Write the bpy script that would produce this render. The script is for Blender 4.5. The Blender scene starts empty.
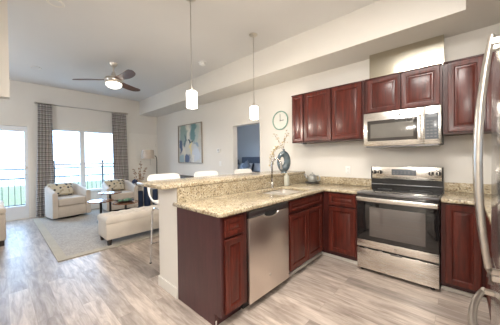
import bpy, bmesh, math, random
from mathutils import Vector, Matrix
random.seed(7)
SC = bpy.context.scene
COL = SC.collection
PI = math.pi

# ------------------------------------------------------------------ camera
cam_d = bpy.data.cameras.new('camera')
cam = bpy.data.objects.new('camera', cam_d)
COL.objects.link(cam)
SC.camera = cam
FPX, YAW, PITCH, ROLL, PX, PY = 231.227, 0.7399, -0.0129, -0.0111, 251.467, 160.892
cam_d.sensor_width = 36.0
cam_d.lens = FPX / 500.0 * 36.0
cam_d.shift_x = (250.0 - PX) / 500.0
cam_d.shift_y = (PY - 162.5) / 500.0
cam_d.clip_start = 0.05
_d = Vector((-math.sin(YAW) * math.cos(PITCH), math.cos(YAW) * math.cos(PITCH), math.sin(PITCH)))
_r = Vector((math.cos(YAW), math.sin(YAW), 0))
_u = _r.cross(_d)
_c, _s = math.cos(ROLL), math.sin(ROLL)
_r2 = _c * _r + _s * _u
_u2 = -_s * _r + _c * _u
cam.matrix_world = Matrix(((_r2.x, _u2.x, -_d.x, 0.919), (_r2.y, _u2.y, -_d.y, -3.495), (_r2.z, _u2.z, -_d.z, 1.324), (0, 0, 0, 1)))

# ------------------------------------------------------------------ world, lights, exposure
W = bpy.data.worlds.new('world')
SC.world = W
W.use_nodes = True
bg = W.node_tree.nodes['Background']
bg.inputs[0].default_value = (0.42, 0.67, 1.0, 1)
bg.inputs[1].default_value = 12.0
SC.view_settings.view_transform = 'Standard'
SC.view_settings.look = 'None'
SC.view_settings.gamma = 1.0
SC.view_settings.use_curve_mapping = False
SC.view_settings.exposure = 0.05


def area_light(name, loc, sx, sy, power, color, rot=(0, 0, 0), portal=False):
    l = bpy.data.lights.new(name, 'AREA')
    l.shape = 'RECTANGLE'
    l.size, l.size_y = sx, sy
    l.energy = power
    l.color = color
    if portal:
        l.cycles.is_portal = True
    o = bpy.data.objects.new(name, l)
    o.location = loc
    o.rotation_euler = rot
    COL.objects.link(o)
    return o


def fill_light(name, loc, power, color, radius=0.18):
    l = bpy.data.lights.new(name, 'POINT')
    l.energy = power
    l.color = color
    l.shadow_soft_size = radius
    o = bpy.data.objects.new(name, l)
    o.location = loc
    COL.objects.link(o)
    return o


WARM = (1.0, 0.965, 0.915)
SOFT = (0.97, 0.98, 1.0)
# added fill lights without fixtures, all out of view, to brighten the rooms
area_light('kitchen_fill_light', (0.45, -2.55, 3.06), 0.9, 0.7, 100, WARM)
fill_light('entry_fill_light', (1.2, -4.6, 2.25), 106, WARM, 0.3)
fill_light('dining_fill_light', (-2.6, -4.7, 2.45), 8, SOFT, 0.3)
fill_light('bedroom_fill_light', (-2.4, 2.6, 2.4), 45, SOFT, 0.2)
fill_light('sofa_fill_light', (-4.4, -4.7, 2.3), 48, SOFT, 0.3)
# daylight enters through these openings
area_light('window_portal', (-6.60, -1.98, 1.28), 1.5, 1.7, 1, (1, 1, 1), (0, -PI / 2, 0), True)
area_light('balcony_door_portal', (-6.60, -3.5, 1.05), 0.85, 2.0, 1, (1, 1, 1), (0, -PI / 2, 0), True)
area_light('bedroom_window_portal', (-6.60, 1.65, 1.42), 1.2, 0.85, 1, (1, 1, 1), (0, -PI / 2, 0), True)


# ------------------------------------------------------------------ materials
def new_mat(name):
    m = bpy.data.materials.new(name)
    m.use_nodes = True
    nt = m.node_tree
    return m, nt, nt.nodes['Principled BSDF']


def nd(nt, kind, **kw):
    n = nt.nodes.new(kind)
    for k, v in kw.items():
        setattr(n, k, v)
    return n


def ramp(nt, fac, stops, interp='LINEAR'):
    n = nt.nodes.new('ShaderNodeValToRGB')
    n.color_ramp.interpolation = interp
    els = n.color_ramp.elements
    while len(els) < len(stops):
        els.new(0.5)
    for e, (p, c) in zip(els, stops):
        e.position = p
        e.color = (c[0], c[1], c[2], 1)
    nt.links.new(fac, n.inputs[0])
    return n.outputs[0]


def coords(nt, scale=(1, 1, 1), kind='Object', rot=(0, 0, 0)):
    t = nt.nodes.new('ShaderNodeTexCoord')
    m = nt.nodes.new('ShaderNodeMapping')
    m.inputs['Scale'].default_value = scale
    m.inputs['Rotation'].default_value = rot
    nt.links.new(t.outputs[kind], m.inputs[0])
    return m.outputs[0]


def noise(nt, vec, scale, detail=3, rough=0.5, dist=0.0):
    n = nt.nodes.new('ShaderNodeTexNoise')
    n.inputs['Scale'].default_value = scale
    n.inputs['Detail'].default_value = detail
    n.inputs['Roughness'].default_value = rough
    n.inputs['Distortion'].default_value = dist
    nt.links.new(vec, n.inputs['Vector'])
    return n.outputs['Fac']


def bump(nt, p, height, strength=0.2, distance=0.01):
    b = nt.nodes.new('ShaderNodeBump')
    b.inputs['Strength'].default_value = strength
    b.inputs['Distance'].default_value = distance
    nt.links.new(height, b.inputs['Height'])
    nt.links.new(b.outputs[0], p.inputs['Normal'])


def mix(nt, fac, a, b, mode='MIX'):
    n = nt.nodes.new('ShaderNodeMix')
    n.data_type = 'RGBA'
    n.blend_type = mode
    for sock, v in ((n.inputs[0], fac), (n.inputs[6], a), (n.inputs[7], b)):
        if isinstance(v, (int, float)):
            sock.default_value = v
        elif isinstance(v, tuple):
            sock.default_value = (v[0], v[1], v[2], 1)
        else:
            nt.links.new(v, sock)
    return n.outputs[2]


def math_n(nt, op, a, b=None):
    n = nt.nodes.new('ShaderNodeMath')
    n.operation = op
    for i, v in enumerate((a, b)):
        if v is None:
            continue
        if isinstance(v, (int, float)):
            n.inputs[i].default_value = v
        else:
            nt.links.new(v, n.inputs[i])
    return n.outputs[0]


def plain(name, col, rough=0.5, metal=0.0, var=0.04, vscale=8.0, coat=0.0, bmp=0.0, bscale=200.0):
    """one colour with a slight procedural variation"""
    m, nt, p = new_mat(name)
    v = coords(nt)
    f = noise(nt, v, vscale, 3)
    a = tuple(c * (1 - var) for c in col)
    b = tuple(min(1, c * (1 + var)) for c in col)
    nt.links.new(ramp(nt, f, [(0.3, a), (0.7, b)]), p.inputs['Base Color'])
    p.inputs['Roughness'].default_value = rough
    p.inputs['Metallic'].default_value = metal
    p.inputs['Coat Weight'].default_value = coat
    if bmp:
        bump(nt, p, noise(nt, v, bscale, 2), bmp, 0.002)
    return m


def emit(name, col, strength, base=(0.9, 0.88, 0.84)):
    m, nt, p = new_mat(name)
    p.inputs['Base Color'].default_value = (*base, 1)
    p.inputs['Emission Color'].default_value = (*col, 1)
    p.inputs['Emission Strength'].default_value = strength
    return m


def wood_planks():
    m, nt, p = new_mat('floor_planks')
    v = coords(nt)
    br = nd(nt, 'ShaderNodeTexBrick')
    br.offset = 0.37
    br.inputs['Scale'].default_value = 1.0
    br.inputs['Brick Width'].default_value = 1.2
    br.inputs['Row Height'].default_value = 0.15
    br.inputs['Mortar Size'].default_value = 0.0012
    br.inputs['Mortar Smooth'].default_value = 0.3
    br.inputs['Bias'].default_value = 0.0
    br.inputs['Color1'].default_value = (0.0, 0.0, 0.0, 1)
    br.inputs['Color2'].default_value = (1.0, 1.0, 1.0, 1)
    br.inputs['Mortar'].default_value = (0.5, 0.5, 0.5, 1)
    nt.links.new(v, br.inputs['Vector'])
    sep = nd(nt, 'ShaderNodeSeparateColor')
    nt.links.new(br.outputs['Color'], sep.inputs[0])
    # shift the grain from plank to plank
    comb = nd(nt, 'ShaderNodeCombineXYZ')
    nt.links.new(math_n(nt, 'MULTIPLY', sep.outputs[0], 37.0), comb.inputs[0])
    nt.links.new(math_n(nt, 'MULTIPLY', sep.outputs[0], 11.0), comb.inputs[1])
    add = nd(nt, 'ShaderNodeVectorMath', operation='ADD')
    nt.links.new(v, add.inputs[0])
    nt.links.new(comb.outputs[0], add.inputs[1])
    mp = nd(nt, 'ShaderNodeMapping')
    mp.inputs['Scale'].default_value = (2.0, 12.0, 1.0)
    nt.links.new(add.outputs[0], mp.inputs[0])
    g1 = noise(nt, mp.outputs[0], 1.6, 6, 0.62, 0.6)
    mp2 = nd(nt, 'ShaderNodeMapping')
    mp2.inputs['Scale'].default_value = (3.0, 60.0, 1.0)
    nt.links.new(add.outputs[0], mp2.inputs[0])
    g2 = noise(nt, mp2.outputs[0], 1.5, 4, 0.6)
    c1 = ramp(nt, g1, [(0.26, FLOOR_C[0]), (0.45, FLOOR_C[1]), (0.58, FLOOR_C[2]), (0.75, FLOOR_C[3])])
    tone = ramp(nt, sep.outputs[0], [(0.0, (0.72, 0.71, 0.71)), (0.5, (1.0, 0.99, 0.98)), (1.0, (1.20, 1.19, 1.18))])
    c2 = mix(nt, 1.0, c1, tone, 'MULTIPLY')
    fine = ramp(nt, g2, [(0.3, (0.86, 0.85, 0.84)), (0.65, (1.05, 1.05, 1.05))])
    c3 = mix(nt, 1.0, c2, fine, 'MULTIPLY')
    c4 = mix(nt, math_n(nt, 'MULTIPLY', br.outputs['Fac'], 0.45), c3, (0.16, 0.12, 0.10))
    nt.links.new(c4, p.inputs['Base Color'])
    p.inputs['Roughness'].default_value = 0.38
    bump(nt, p, g2, 0.08, 0.002)
    return m


FLOOR_C = [(0.215, 0.168, 0.138), (0.350, 0.290, 0.248), (0.460, 0.390, 0.338), (0.580, 0.510, 0.455)]


def cherry(name, dark, light, rough=0.28, axis='Z', coat=0.3):
    m, nt, p = new_mat(name)
    sc = {'Z': (14, 14, 1.2), 'X': (1.2, 14, 14)}[axis]
    v = coords(nt, sc)
    f = noise(nt, v, 2.0, 6, 0.6, 0.8)
    f2 = noise(nt, coords(nt), 2.5, 2)
    c = ramp(nt, f, [(0.3, dark), (0.7, light)])
    c = mix(nt, 1.0, c, ramp(nt, f2, [(0.3, (0.85, 0.85, 0.85)), (0.7, (1.12, 1.1, 1.1))]), 'MULTIPLY')
    nt.links.new(c, p.inputs['Base Color'])
    p.inputs['Roughness'].default_value = rough
    p.inputs['Specular IOR Level'].default_value = 0.35
    p.inputs['Coat Weight'].default_value = coat
    p.inputs['Coat Roughness'].default_value = 0.15
    return m


def granite(name):
    m, nt, p = new_mat(name)
    v = coords(nt)
    big = noise(nt, v, 9, 4, 0.6, 0.4)
    base = ramp(nt, big, [(0.3, (0.34, 0.285, 0.20)), (0.5, (0.42, 0.362, 0.265)), (0.72, (0.49, 0.435, 0.335))])
    vo = nd(nt, 'ShaderNodeTexVoronoi')
    vo.inputs['Scale'].default_value = 92
    nt.links.new(v, vo.inputs['Vector'])
    s = nd(nt, 'ShaderNodeSeparateColor')
    nt.links.new(vo.outputs['Color'], s.inputs[0])
    grains = ramp(nt, s.outputs[0], [(0.0, (0.30, 0.24, 0.18)), (0.09, (0.66, 0.53, 0.36)), (0.26, (0.98, 0.95, 0.88)), (0.72, (1.18, 1.14, 1.06)), (0.90, (1.42, 1.42, 1.40))], 'CONSTANT')
    c = mix(nt, 0.78, base, grains, 'MULTIPLY')
    sp = noise(nt, v, 42, 3, 0.6)
    c = mix(nt, ramp(nt, sp, [(0.62, (0, 0, 0)), (0.68, (0.7, 0.7, 0.7))]), c, (0.15, 0.115, 0.085))
    nt.links.new(c, p.inputs['Base Color'])
    p.inputs['Roughness'].default_value = 0.16
    p.inputs['Specular IOR Level'].default_value = 0.5
    return m


def steel(name, col=(0.76, 0.725, 0.675), rough=0.26, axis=(1, 1, 90)):
    m, nt, p = new_mat(name)
    v = coords(nt, axis)
    f = noise(nt, v, 6.0, 3, 0.6)
    nt.links.new(ramp(nt, f, [(0.3, tuple(c * 0.95 for c in col)), (0.7, tuple(min(1, c * 1.04) for c in col))]), p.inputs['Base Color'])
    nt.links.new(ramp(nt, f, [(0.3, (rough * 0.9,) * 3), (0.7, (rough * 1.12,) * 3)]), p.inputs['Roughness'])
    p.inputs['Metallic'].default_value = 1.0
    return m


def glass_pane(name, tint=(1, 1, 1), gloss=0.06):
    m = bpy.data.materials.new(name)
    m.use_nodes = True
    nt = m.node_tree
    nt.nodes.clear()
    out = nd(nt, 'ShaderNodeOutputMaterial')
    tr = nd(nt, 'ShaderNodeBsdfTransparent')
    tr.inputs[0].default_value = (*tint, 1)
    gl = nd(nt, 'ShaderNodeBsdfGlossy')
    gl.inputs['Roughness'].default_value = 0.03
    mx = nd(nt, 'ShaderNodeMixShader')
    mx.inputs[0].default_value = gloss
    nt.links.new(tr.outputs[0], mx.inputs[1])
    nt.links.new(gl.outputs[0], mx.inputs[2])
    nt.links.new(mx.outputs[0], out.inputs[0])
    return m


def fabric(name, a, b, scale=260, rough=0.9, bands=None):
    m, nt, p = new_mat(name)
    v = coords(nt)
    f = noise(nt, v, scale, 3, 0.7)
    f2 = noise(nt, v, 6, 2)
    c = ramp(nt, f, [(0.3, a), (0.7, b)])
    c = mix(nt, 1.0, c, ramp(nt, f2, [(0.3, (0.95,) * 3), (0.7, (1.04,) * 3)]), 'MULTIPLY')
    nt.links.new(c, p.inputs['Base Color'])
    p.inputs['Roughness'].default_value = rough
    p.inputs['Sheen Weight'].default_value = 0.15
    bump(nt, p, f, 0.15, 0.003)
    return m


def curtain_mat():
    m, nt, p = new_mat('plaid_curtain')
    t = nd(nt, 'ShaderNodeTexCoord')
    s = nd(nt, 'ShaderNodeSeparateXYZ')
    nt.links.new(t.outputs['UV'], s.inputs[0])
    z = math_n(nt, 'FRACT', math_n(nt, 'MULTIPLY', s.outputs[1], 27.0))
    u = math_n(nt, 'FRACT', math_n(nt, 'MULTIPLY', s.outputs[0], 9.0))
    rows = ramp(nt, z, [(0.0, (0.38, 0.355, 0.345)), (0.30, (0.235, 0.205, 0.20)), (0.58, (0.47, 0.445, 0.43)), (0.82, (0.28, 0.245, 0.235))], 'CONSTANT')
    cols = ramp(nt, u, [(0.0, (1.0, 1.0, 1.0)), (0.45, (0.90, 0.90, 0.91)), (0.72, (1.06, 1.05, 1.04))], 'CONSTANT')
    c = mix(nt, 1.0, rows, cols, 'MULTIPLY')
    nt.links.new(c, p.inputs['Base Color'])
    p.inputs['Roughness'].default_value = 0.85
    return m


def dotted_fabric():
    m, nt, p = new_mat('dotted_pillow_fabric')
    v = coords(nt)
    vo = nd(nt, 'ShaderNodeTexVoronoi')
    vo.inputs['Scale'].default_value = 17
    vo.inputs['Randomness'].default_value = 0.75
    nt.links.new(v, vo.inputs['Vector'])
    s = nd(nt, 'ShaderNodeSeparateColor')
    nt.links.new(vo.outputs['Color'], s.inputs[0])
    dots = ramp(nt, s.outputs[0], [(0.0, (0.05, 0.05, 0.06)), (0.35, (0.35, 0.30, 0.22)), (0.6, (0.55, 0.43, 0.18)), (0.8, (0.13, 0.14, 0.17))], 'CONSTANT')
    k = ramp(nt, vo.outputs['Distance'], [(0.36, (1, 1, 1)), (0.42, (0, 0, 0))])
    nt.links.new(mix(nt, k, (0.52, 0.47, 0.37), dots), p.inputs['Base Color'])
    p.inputs['Roughness'].default_value = 0.9
    return m


def painting_mat():
    m, nt, p = new_mat('abstract_painting')
    t = nd(nt, 'ShaderNodeTexCoord')
    nz = nd(nt, 'ShaderNodeTexNoise')
    nz.inputs['Scale'].default_value = 4.0
    nz.inputs['Detail'].default_value = 4
    nt.links.new(t.outputs['Object'], nz.inputs['Vector'])
    sub = nd(nt, 'ShaderNodeVectorMath', operation='MULTIPLY_ADD')
    nt.links.new(nz.outputs['Color'], sub.inputs[0])
    sub.inputs[1].default_value = (0.42, 0.0, 0.42)
    nt.links.new(t.outputs['Object'], sub.inputs[2])
    pos = sub.outputs[0]
    c = (0.50, 0.48, 0.43)
    # (u, w from canvas centre, half sizes, colour)
    blobs = [(-0.30, 0.30, 0.22, 0.34, (0.24, 0.32, 0.29)), (0.18, 0.30, 0.20, 0.36, (0.12, 0.22, 0.22)),
             (0.34, 0.22, 0.12, 0.34, (0.38, 0.42, 0.38)), (-0.08, 0.24, 0.07, 0.40, (0.62, 0.58, 0.48)),
             (-0.44, -0.06, 0.09, 0.24, (0.06, 0.09, 0.17)), (-0.24, 0.10, 0.05, 0.20, (0.10, 0.16, 0.18)),
             (0.02, 0.04, 0.16, 0.05, (0.05, 0.07, 0.09)), (-0.28, -0.24, 0.16, 0.24, (0.60, 0.57, 0.48)),
             (0.30, -0.28, 0.26, 0.26, (0.50, 0.53, 0.58)), (0.34, -0.02, 0.18, 0.04, (0.24, 0.30, 0.36)),
             (0.06, -0.14, 0.04, 0.24, (0.66, 0.55, 0.26)), (-0.10, -0.42, 0.16, 0.16, (0.08, 0.11, 0.20)),
             (-0.40, -0.42, 0.12, 0.13, (0.30, 0.41, 0.47)), (0.14, -0.40, 0.05, 0.16, (0.62, 0.60, 0.55)),
             (0.48, 0.10, 0.06, 0.45, (0.46, 0.43, 0.37))]
    for (cx, cz, sx, sz, colr) in blobs:
        a = nd(nt, 'ShaderNodeVectorMath', operation='SUBTRACT')
        nt.links.new(pos, a.inputs[0])
        a.inputs[1].default_value = (cx + 0.21, 0, cz + 0.21)
        b = nd(nt, 'ShaderNodeVectorMath', operation='MULTIPLY')
        nt.links.new(a.outputs[0], b.inputs[0])
        b.inputs[1].default_value = (1 / sx, 0, 1 / sz)
        ln = nd(nt, 'ShaderNodeVectorMath', operation='LENGTH')
        nt.links.new(b.outputs[0], ln.inputs[0])
        c = mix(nt, ramp(nt, ln.outputs['Value'], [(0.62, (1, 1, 1)), (1.0, (0, 0, 0))]), c, colr)
    nt.links.new(c, p.inputs['Base Color'])
    p.inputs['Roughness'].default_value = 0.5
    return m


M = {}
M['wall'] = plain('wall_paint', (0.70, 0.668, 0.620), 0.7, var=0.015, vscale=2)
M['ceil'] = plain('ceiling_paint', (0.68, 0.668, 0.655), 0.8, var=0.012, vscale=2)
M['bluewall'] = plain('bedroom_wall_paint', (0.66, 0.68, 0.71), 0.75, var=0.015, vscale=2)
M['trim'] = plain('trim_paint', (0.74, 0.71, 0.66), 0.4, var=0.01)
M['white'] = plain('white_enamel', (0.78, 0.77, 0.75), 0.35, var=0.01)
M['floor'] = wood_planks()
M['cherry'] = cherry('cherry_wood', (0.038, 0.006, 0.004), (0.125, 0.021, 0.012), 0.33, 'Z', 0.15)
M['cherry_body'] = cherry('cherry_frame', (0.032, 0.007, 0.006), (0.075, 0.016, 0.012), 0.36, 'Z', 0.12)
M['cherry_side'] = cherry('cherry_end_panel', (0.050, 0.016, 0.018), (0.075, 0.026, 0.027), 0.32, 'Z', 0.2)
M['toe'] = plain('toe_board', (0.50, 0.47, 0.44), 0.5)
M['granite'] = granite('speckled_granite')
M['steel'] = steel('brushed_steel')
M['steel_v'] = steel('brushed_steel_vertical', (0.76, 0.69, 0.63), 0.32, (90, 90, 1))
M['steel_fridge'] = steel('fridge_steel', (0.66, 0.65, 0.64), 0.20, (90, 90, 1))
M['steel_dark'] = steel('dark_steel', (0.25, 0.25, 0.26), 0.3)
M['panel_steel'] = steel('satin_panel', (0.55, 0.51, 0.42), 0.17, (90, 1, 1))
M['faucetmetal'] = plain('faucet_chrome', (0.46, 0.44, 0.42), 0.14, 1.0, var=0.02)
M['sinksteel'] = steel('satin_sink_steel', (0.86, 0.83, 0.79), 0.45)
M['nickel'] = plain('brushed_nickel', (0.62, 0.58, 0.53), 0.28, 1.0)
M['rodgrey'] = plain('pendant_rod_metal', (0.44, 0.41, 0.38), 0.35, 0.8)
M['chrome'] = plain('chrome', (0.80, 0.80, 0.80), 0.10, 1.0, var=0.01)
M['blackglass'] = plain('black_glass', (0.012, 0.011, 0.011), 0.05, var=0.02, coat=0.5)
M['ovenglass'] = plain('oven_window_glass', (0.105, 0.090, 0.082), 0.08, var=0.05, coat=0.5)
M['mwglass'] = plain('microwave_window_glass', (0.15, 0.14, 0.125), 0.05, var=0.05, coat=0.6)
M['mwpanel'] = plain('microwave_panel_glass', (0.13, 0.14, 0.155), 0.15, var=0.05)
M['mwframe'] = plain('microwave_frame_glass', (0.045, 0.040, 0.036), 0.06, var=0.05, coat=0.5)
M['keys'] = plain('key_legend', (0.20, 0.21, 0.225), 0.4)
M['black'] = plain('black_plastic', (0.018, 0.017, 0.017), 0.35)
M['blackmetal'] = plain('black_metal', (0.02, 0.019, 0.019), 0.4)
M['glass'] = glass_pane('window_glass')
M['lampglass'] = emit('lit_opal_glass', (1.0, 0.95, 0.88), 3.2)
M['fanglass'] = emit('lit_fan_bowl', (1.0, 0.90, 0.76), 3.0)
M['curtain'] = curtain_mat()
M['beige'] = fabric('beige_tweed', (0.46, 0.40, 0.34), (0.60, 0.53, 0.46))
M['cream'] = fabric('cream_upholstery', (0.54, 0.475, 0.40), (0.63, 0.565, 0.49))
M['dots'] = dotted_fabric()
M['rug'] = fabric('woven_rug', (0.24, 0.215, 0.19), (0.47, 0.43, 0.385), 45, 0.95)
M['rugedge'] = fabric('rug_binding', (0.34, 0.30, 0.23), (0.44, 0.39, 0.31), 120, 0.95)
M['walnut'] = cherry('walnut_top', (0.13, 0.055, 0.028), (0.26, 0.12, 0.065), 0.22, 'X', 0.6)
M['fanwood'] = cherry('fan_blade_walnut', (0.065, 0.026, 0.018), (0.135, 0.055, 0.036), 0.35, 'X', 0.1)
M['fangrey'] = plain('fan_blade_metal', (0.42, 0.38, 0.35), 0.3, 0.8)
M['espresso'] = plain('espresso_wood', (0.022, 0.014, 0.012), 0.4)
M['shell'] = plain('white_plastic', (0.80, 0.78, 0.75), 0.35, var=0.01)
M['navy'] = plain('navy_glaze', (0.020, 0.036, 0.080), 0.3, var=0.2)
M['vaseglass'] = plain('blue_grey_glaze', (0.075, 0.105, 0.125), 0.08, var=0.45, vscale=14, coat=0.6)
M['twig'] = plain('twig_bark', (0.10, 0.06, 0.04), 0.8)
M['bloom'] = plain('cream_blossom', (0.42, 0.34, 0.21), 0.8, var=0.6, vscale=30)
M['driedleaf'] = plain('dried_leaf', (0.34, 0.22, 0.14), 0.8, var=0.4, vscale=25)
M['navyflower'] = plain('navy_petals', (0.025, 0.04, 0.10), 0.7, var=0.3, vscale=40)
M['shade'] = fabric('linen_shade', (0.38, 0.33, 0.285), (0.46, 0.40, 0.345))
M['teal'] = plain('mint_teal_metal', (0.22, 0.37, 0.30), 0.35)
M['clockface'] = plain('clock_face', (0.66, 0.65, 0.60), 0.5, var=0.01)
M['darkgrey'] = plain('dark_grey', (0.06, 0.06, 0.06), 0.5)
M['painting'] = painting_mat()
M['frame'] = plain('champagne_frame', (0.33, 0.285, 0.235), 0.35, 0.4)
M['kettle'] = plain('pewter', (0.31, 0.31, 0.29), 0.30, 0.35)
M['soap'] = plain('frosted_grey_glass', (0.50, 0.50, 0.43), 0.25, var=0.03)
M['green'] = plain('succulent_green', (0.16, 0.30, 0.20), 0.5, var=0.35, vscale=25)
M['headboard'] = plain('slate_headboard', (0.105, 0.125, 0.175), 0.7)
M['bedding'] = fabric('pale_bedding', (0.50, 0.53, 0.60), (0.60, 0.63, 0.70))
M['bluepillow'] = fabric('steel_blue_pillow', (0.17, 0.185, 0.23), (0.27, 0.29, 0.34), 60)
M['lawn'] = plain('lawn_grass', (0.080, 0.078, 0.014), 0.9, var=0.3, vscale=3)
M['concrete'] = plain('balcony_concrete', (0.45, 0.44, 0.42), 0.8)
M['rail'] = plain('bronze_railing', (0.012, 0.012, 0.012), 0.5)
M['sash'] = plain('window_vinyl', (0.72, 0.74, 0.77), 0.4, var=0.01)
M['stucco'] = plain('pale_stucco', (0.72, 0.71, 0.69), 0.9)


# ------------------------------------------------------------------ mesh helpers
def nb():
    return bmesh.new()


def box(bm, x0, x1, y0, y1, z0, z1, bev=0.0, seg=2):
    r = bmesh.ops.create_cube(bm, size=1.0)
    vs = r['verts']
    for v in vs:
        v.co = Vector(((x0 + x1) / 2 + v.co.x * (x1 - x0), (y0 + y1) / 2 + v.co.y * (y1 - y0), (z0 + z1) / 2 + v.co.z * (z1 - z0)))
    if bev > 0:
        es = list({e for v in vs for e in v.link_edges})
        bmesh.ops.bevel(bm, geom=es, offset=bev, segments=seg, affect='EDGES', profile=0.5)
    return bm


def bx(*a, **k):
    return box(nb(), *a, **k)


def _frame(dirv):
    d = dirv.normalized()
    up = Vector((0, 0, 1)) if abs(d.z) < 0.95 else Vector((1, 0, 0))
    a = d.cross(up).normalized()
    return a, a.cross(d).normalized()


def tube(bm, pts, r, seg=10, closed=False, caps=True):
    pts = [Vector(p) for p in pts]
    n = len(pts)
    rs = r if isinstance(r, (list, tuple)) else [r] * n
    rings = []
    pa = None
    for i, p in enumerate(pts):
        if closed:
            d = pts[(i + 1) % n] - pts[i - 1]
        else:
            d = pts[min(i + 1, n - 1)] - pts[max(i - 1, 0)]
        d.normalize()
        if pa is None:
            a, b = _frame(d)
        else:
            a = (pa - d * pa.dot(d)).normalized()
            b = d.cross(a).normalized()
        pa = a
        rings.append([bm.verts.new(p + (a * math.cos(2 * PI * k / seg) + b * math.sin(2 * PI * k / seg)) * rs[i]) for k in range(seg)])
    m = n if closed else n - 1
    for i in range(m):
        r0, r1 = rings[i], rings[(i + 1) % n]
        for k in range(seg):
            bm.faces.new((r0[k], r0[(k + 1) % seg], r1[(k + 1) % seg], r1[k]))
    if caps and not closed:
        bm.faces.new(rings[0][::-1])
        bm.faces.new(rings[-1])
    return bm


def cyl(bm, p0, p1, r0, r1=None, seg=16):
    return tube(bm, [p0, p1], [r0, r0 if r1 is None else r1], seg)


def lathe(bm, prof, c=(0, 0, 0), seg=32, sx=1.0, sy=1.0, axis='Z'):
    """prof: list of (radius, height); closed at radius 0 ends"""
    rings = []

    def P(r, h, a):
        x, y = r * math.cos(a) * sx, r * math.sin(a) * sy
        if axis == 'Z':
            q = (x, y, h)
        elif axis == 'Y':
            q = (x, h, y)
        else:
            q = (h, x, y)
        return Vector(c) + Vector(q)
    for (r, h) in prof:
        if r < 1e-6:
            rings.append([bm.verts.new(P(0, h, 0))])
        else:
            rings.append([bm.verts.new(P(r, h, 2 * PI * k / seg)) for k in range(seg)])
    for i in range(len(rings) - 1):
        a, b = rings[i], rings[i + 1]
        for k in range(seg):
            k2 = (k + 1) % seg
            if len(a) == 1 and len(b) == 1:
                continue
            if len(a) == 1:
                bm.faces.new((a[0], b[k], b[k2]))
            elif len(b) == 1:
                bm.faces.new((a[k], a[k2], b[0]))
            else:
                bm.faces.new((a[k], a[k2], b[k2], b[k]))
    return bm


def prism(bm, outer, holes, z0, z1, bev=0.0, plane='XY'):
    """polygon with holes extruded; plane XY -> along z, XZ -> along y, YZ -> along x"""
    def P(u, v, w):
        return {'XY': (u, v, w), 'XZ': (u, w, v), 'YZ': (w, u, v)}[plane]
    tmp = bmesh.new()
    es = []
    for loop in [outer] + list(holes):
        vs = [tmp.verts.new(P(u, v, z0)) for u, v in loop]
        for i in range(len(vs)):
            es.append(tmp.edges.new((vs[i], vs[(i + 1) % len(vs)])))
    bmesh.ops.triangle_fill(tmp, use_beauty=True, use_dissolve=False, edges=es)
    r = bmesh.ops.extrude_face_region(tmp, geom=list(tmp.faces))
    vv = [g for g in r['geom'] if isinstance(g, bmesh.types.BMVert)]
    d = Vector(P(0, 0, 1)) * (z1 - z0)
    bmesh.ops.translate(tmp, verts=vv, vec=d)
    bmesh.ops.recalc_face_normals(tmp, faces=list(tmp.faces))
    if bev > 0:
        ed = [e for e in tmp.edges if len(e.link_faces) == 2 and e.calc_face_angle(0) > 1.0]
        bmesh.ops.bevel(tmp, geom=ed, offset=bev, segments=3, affect='EDGES', profile=0.5)
    me = bpy.data.meshes.new('tmp')
    tmp.to_mesh(me)
    tmp.free()
    bm.from_mesh(me)
    bpy.data.meshes.remove(me)
    return bm


def rect(x0, x1, y0, y1):
    return [(x0, y0), (x1, y0), (x1, y1), (x0, y1)]


def blob(bm, c, r, sub=1, scale=(1, 1, 1), rot=None):
    g = bmesh.ops.create_icosphere(bm, subdivisions=sub, radius=r)
    mt = Matrix.Translation(c) @ (rot.to_matrix().to_4x4() if rot else Matrix.Identity(4)) @ Matrix.Diagonal((*scale, 1))
    bmesh.ops.transform(bm, matrix=mt, verts=g['verts'])
    return bm


def panel_front(bm, facing, u0, u1, z0, z1, plane, t=0.019, rail=0.055, raised=True):
    """a raised-panel door or drawer front. facing 'S' looks along -Y (u = X), 'E' looks along +X (u = Y), 'W' looks along -X"""
    if raised:
        prof = [(0.0, 0.0), (0.0, t - 0.004), (0.004, t), (rail - 0.010, t), (rail - 0.003, t - 0.004), (rail, t - 0.012), (rail + 0.008, t - 0.012), (rail + 0.026, t - 0.001), (rail + 0.030, t)]
    else:
        prof = [(0.0, 0.0), (0.0, t - 0.004), (0.004, t)]

    def P(u, z, d):
        if facing == 'S':
            return (u, plane - d, z)
        if facing == 'E':
            return (plane + d, u, z)
        return (plane - d, u, z)
    rings = []
    for ins, d in prof:
        rings.append([bm.verts.new(P(u, z, d)) for u, z in ((u0 + ins, z0 + ins), (u1 - ins, z0 + ins), (u1 - ins, z1 - ins), (u0 + ins, z1 - ins))])
    bm.faces.new(rings[0][::-1])
    for a, b in zip(rings, rings[1:]):
        for k in range(4):
            bm.faces.new((a[k], a[(k + 1) % 4], b[(k + 1) % 4], b[k]))
    bm.faces.new(rings[-1])
    return bm


ORG = {}


def obj(name, bm, mat, parent=None, smooth=35, local=False, recalc=True):
    """link a bmesh as one object. World coordinates unless local; children are stored relative to their thing's base."""
    if recalc:
        bmesh.ops.recalc_face_normals(bm, faces=list(bm.faces))
    if parent is not None and not local:
        bmesh.ops.translate(bm, verts=list(bm.verts), vec=-ORG[parent.name])
    if smooth:
        lim = math.radians(smooth)
        for f in bm.faces:
            f.smooth = True
        for e in bm.edges:
            e.smooth = (len(e.link_faces) == 2 and e.calc_face_angle(9) < lim)
    me = bpy.data.meshes.new(name)
    bm.to_mesh(me)
    bm.free()
    if mat:
        me.materials.append(M[mat] if isinstance(mat, str) else mat)
    o = bpy.data.objects.new(name, me)
    COL.objects.link(o)
    if parent is not None:
        o.parent = parent
        ORG[o.name] = ORG[parent.name].copy()
    else:
        ORG[o.name] = Vector((0, 0, 0))
    return o


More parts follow.
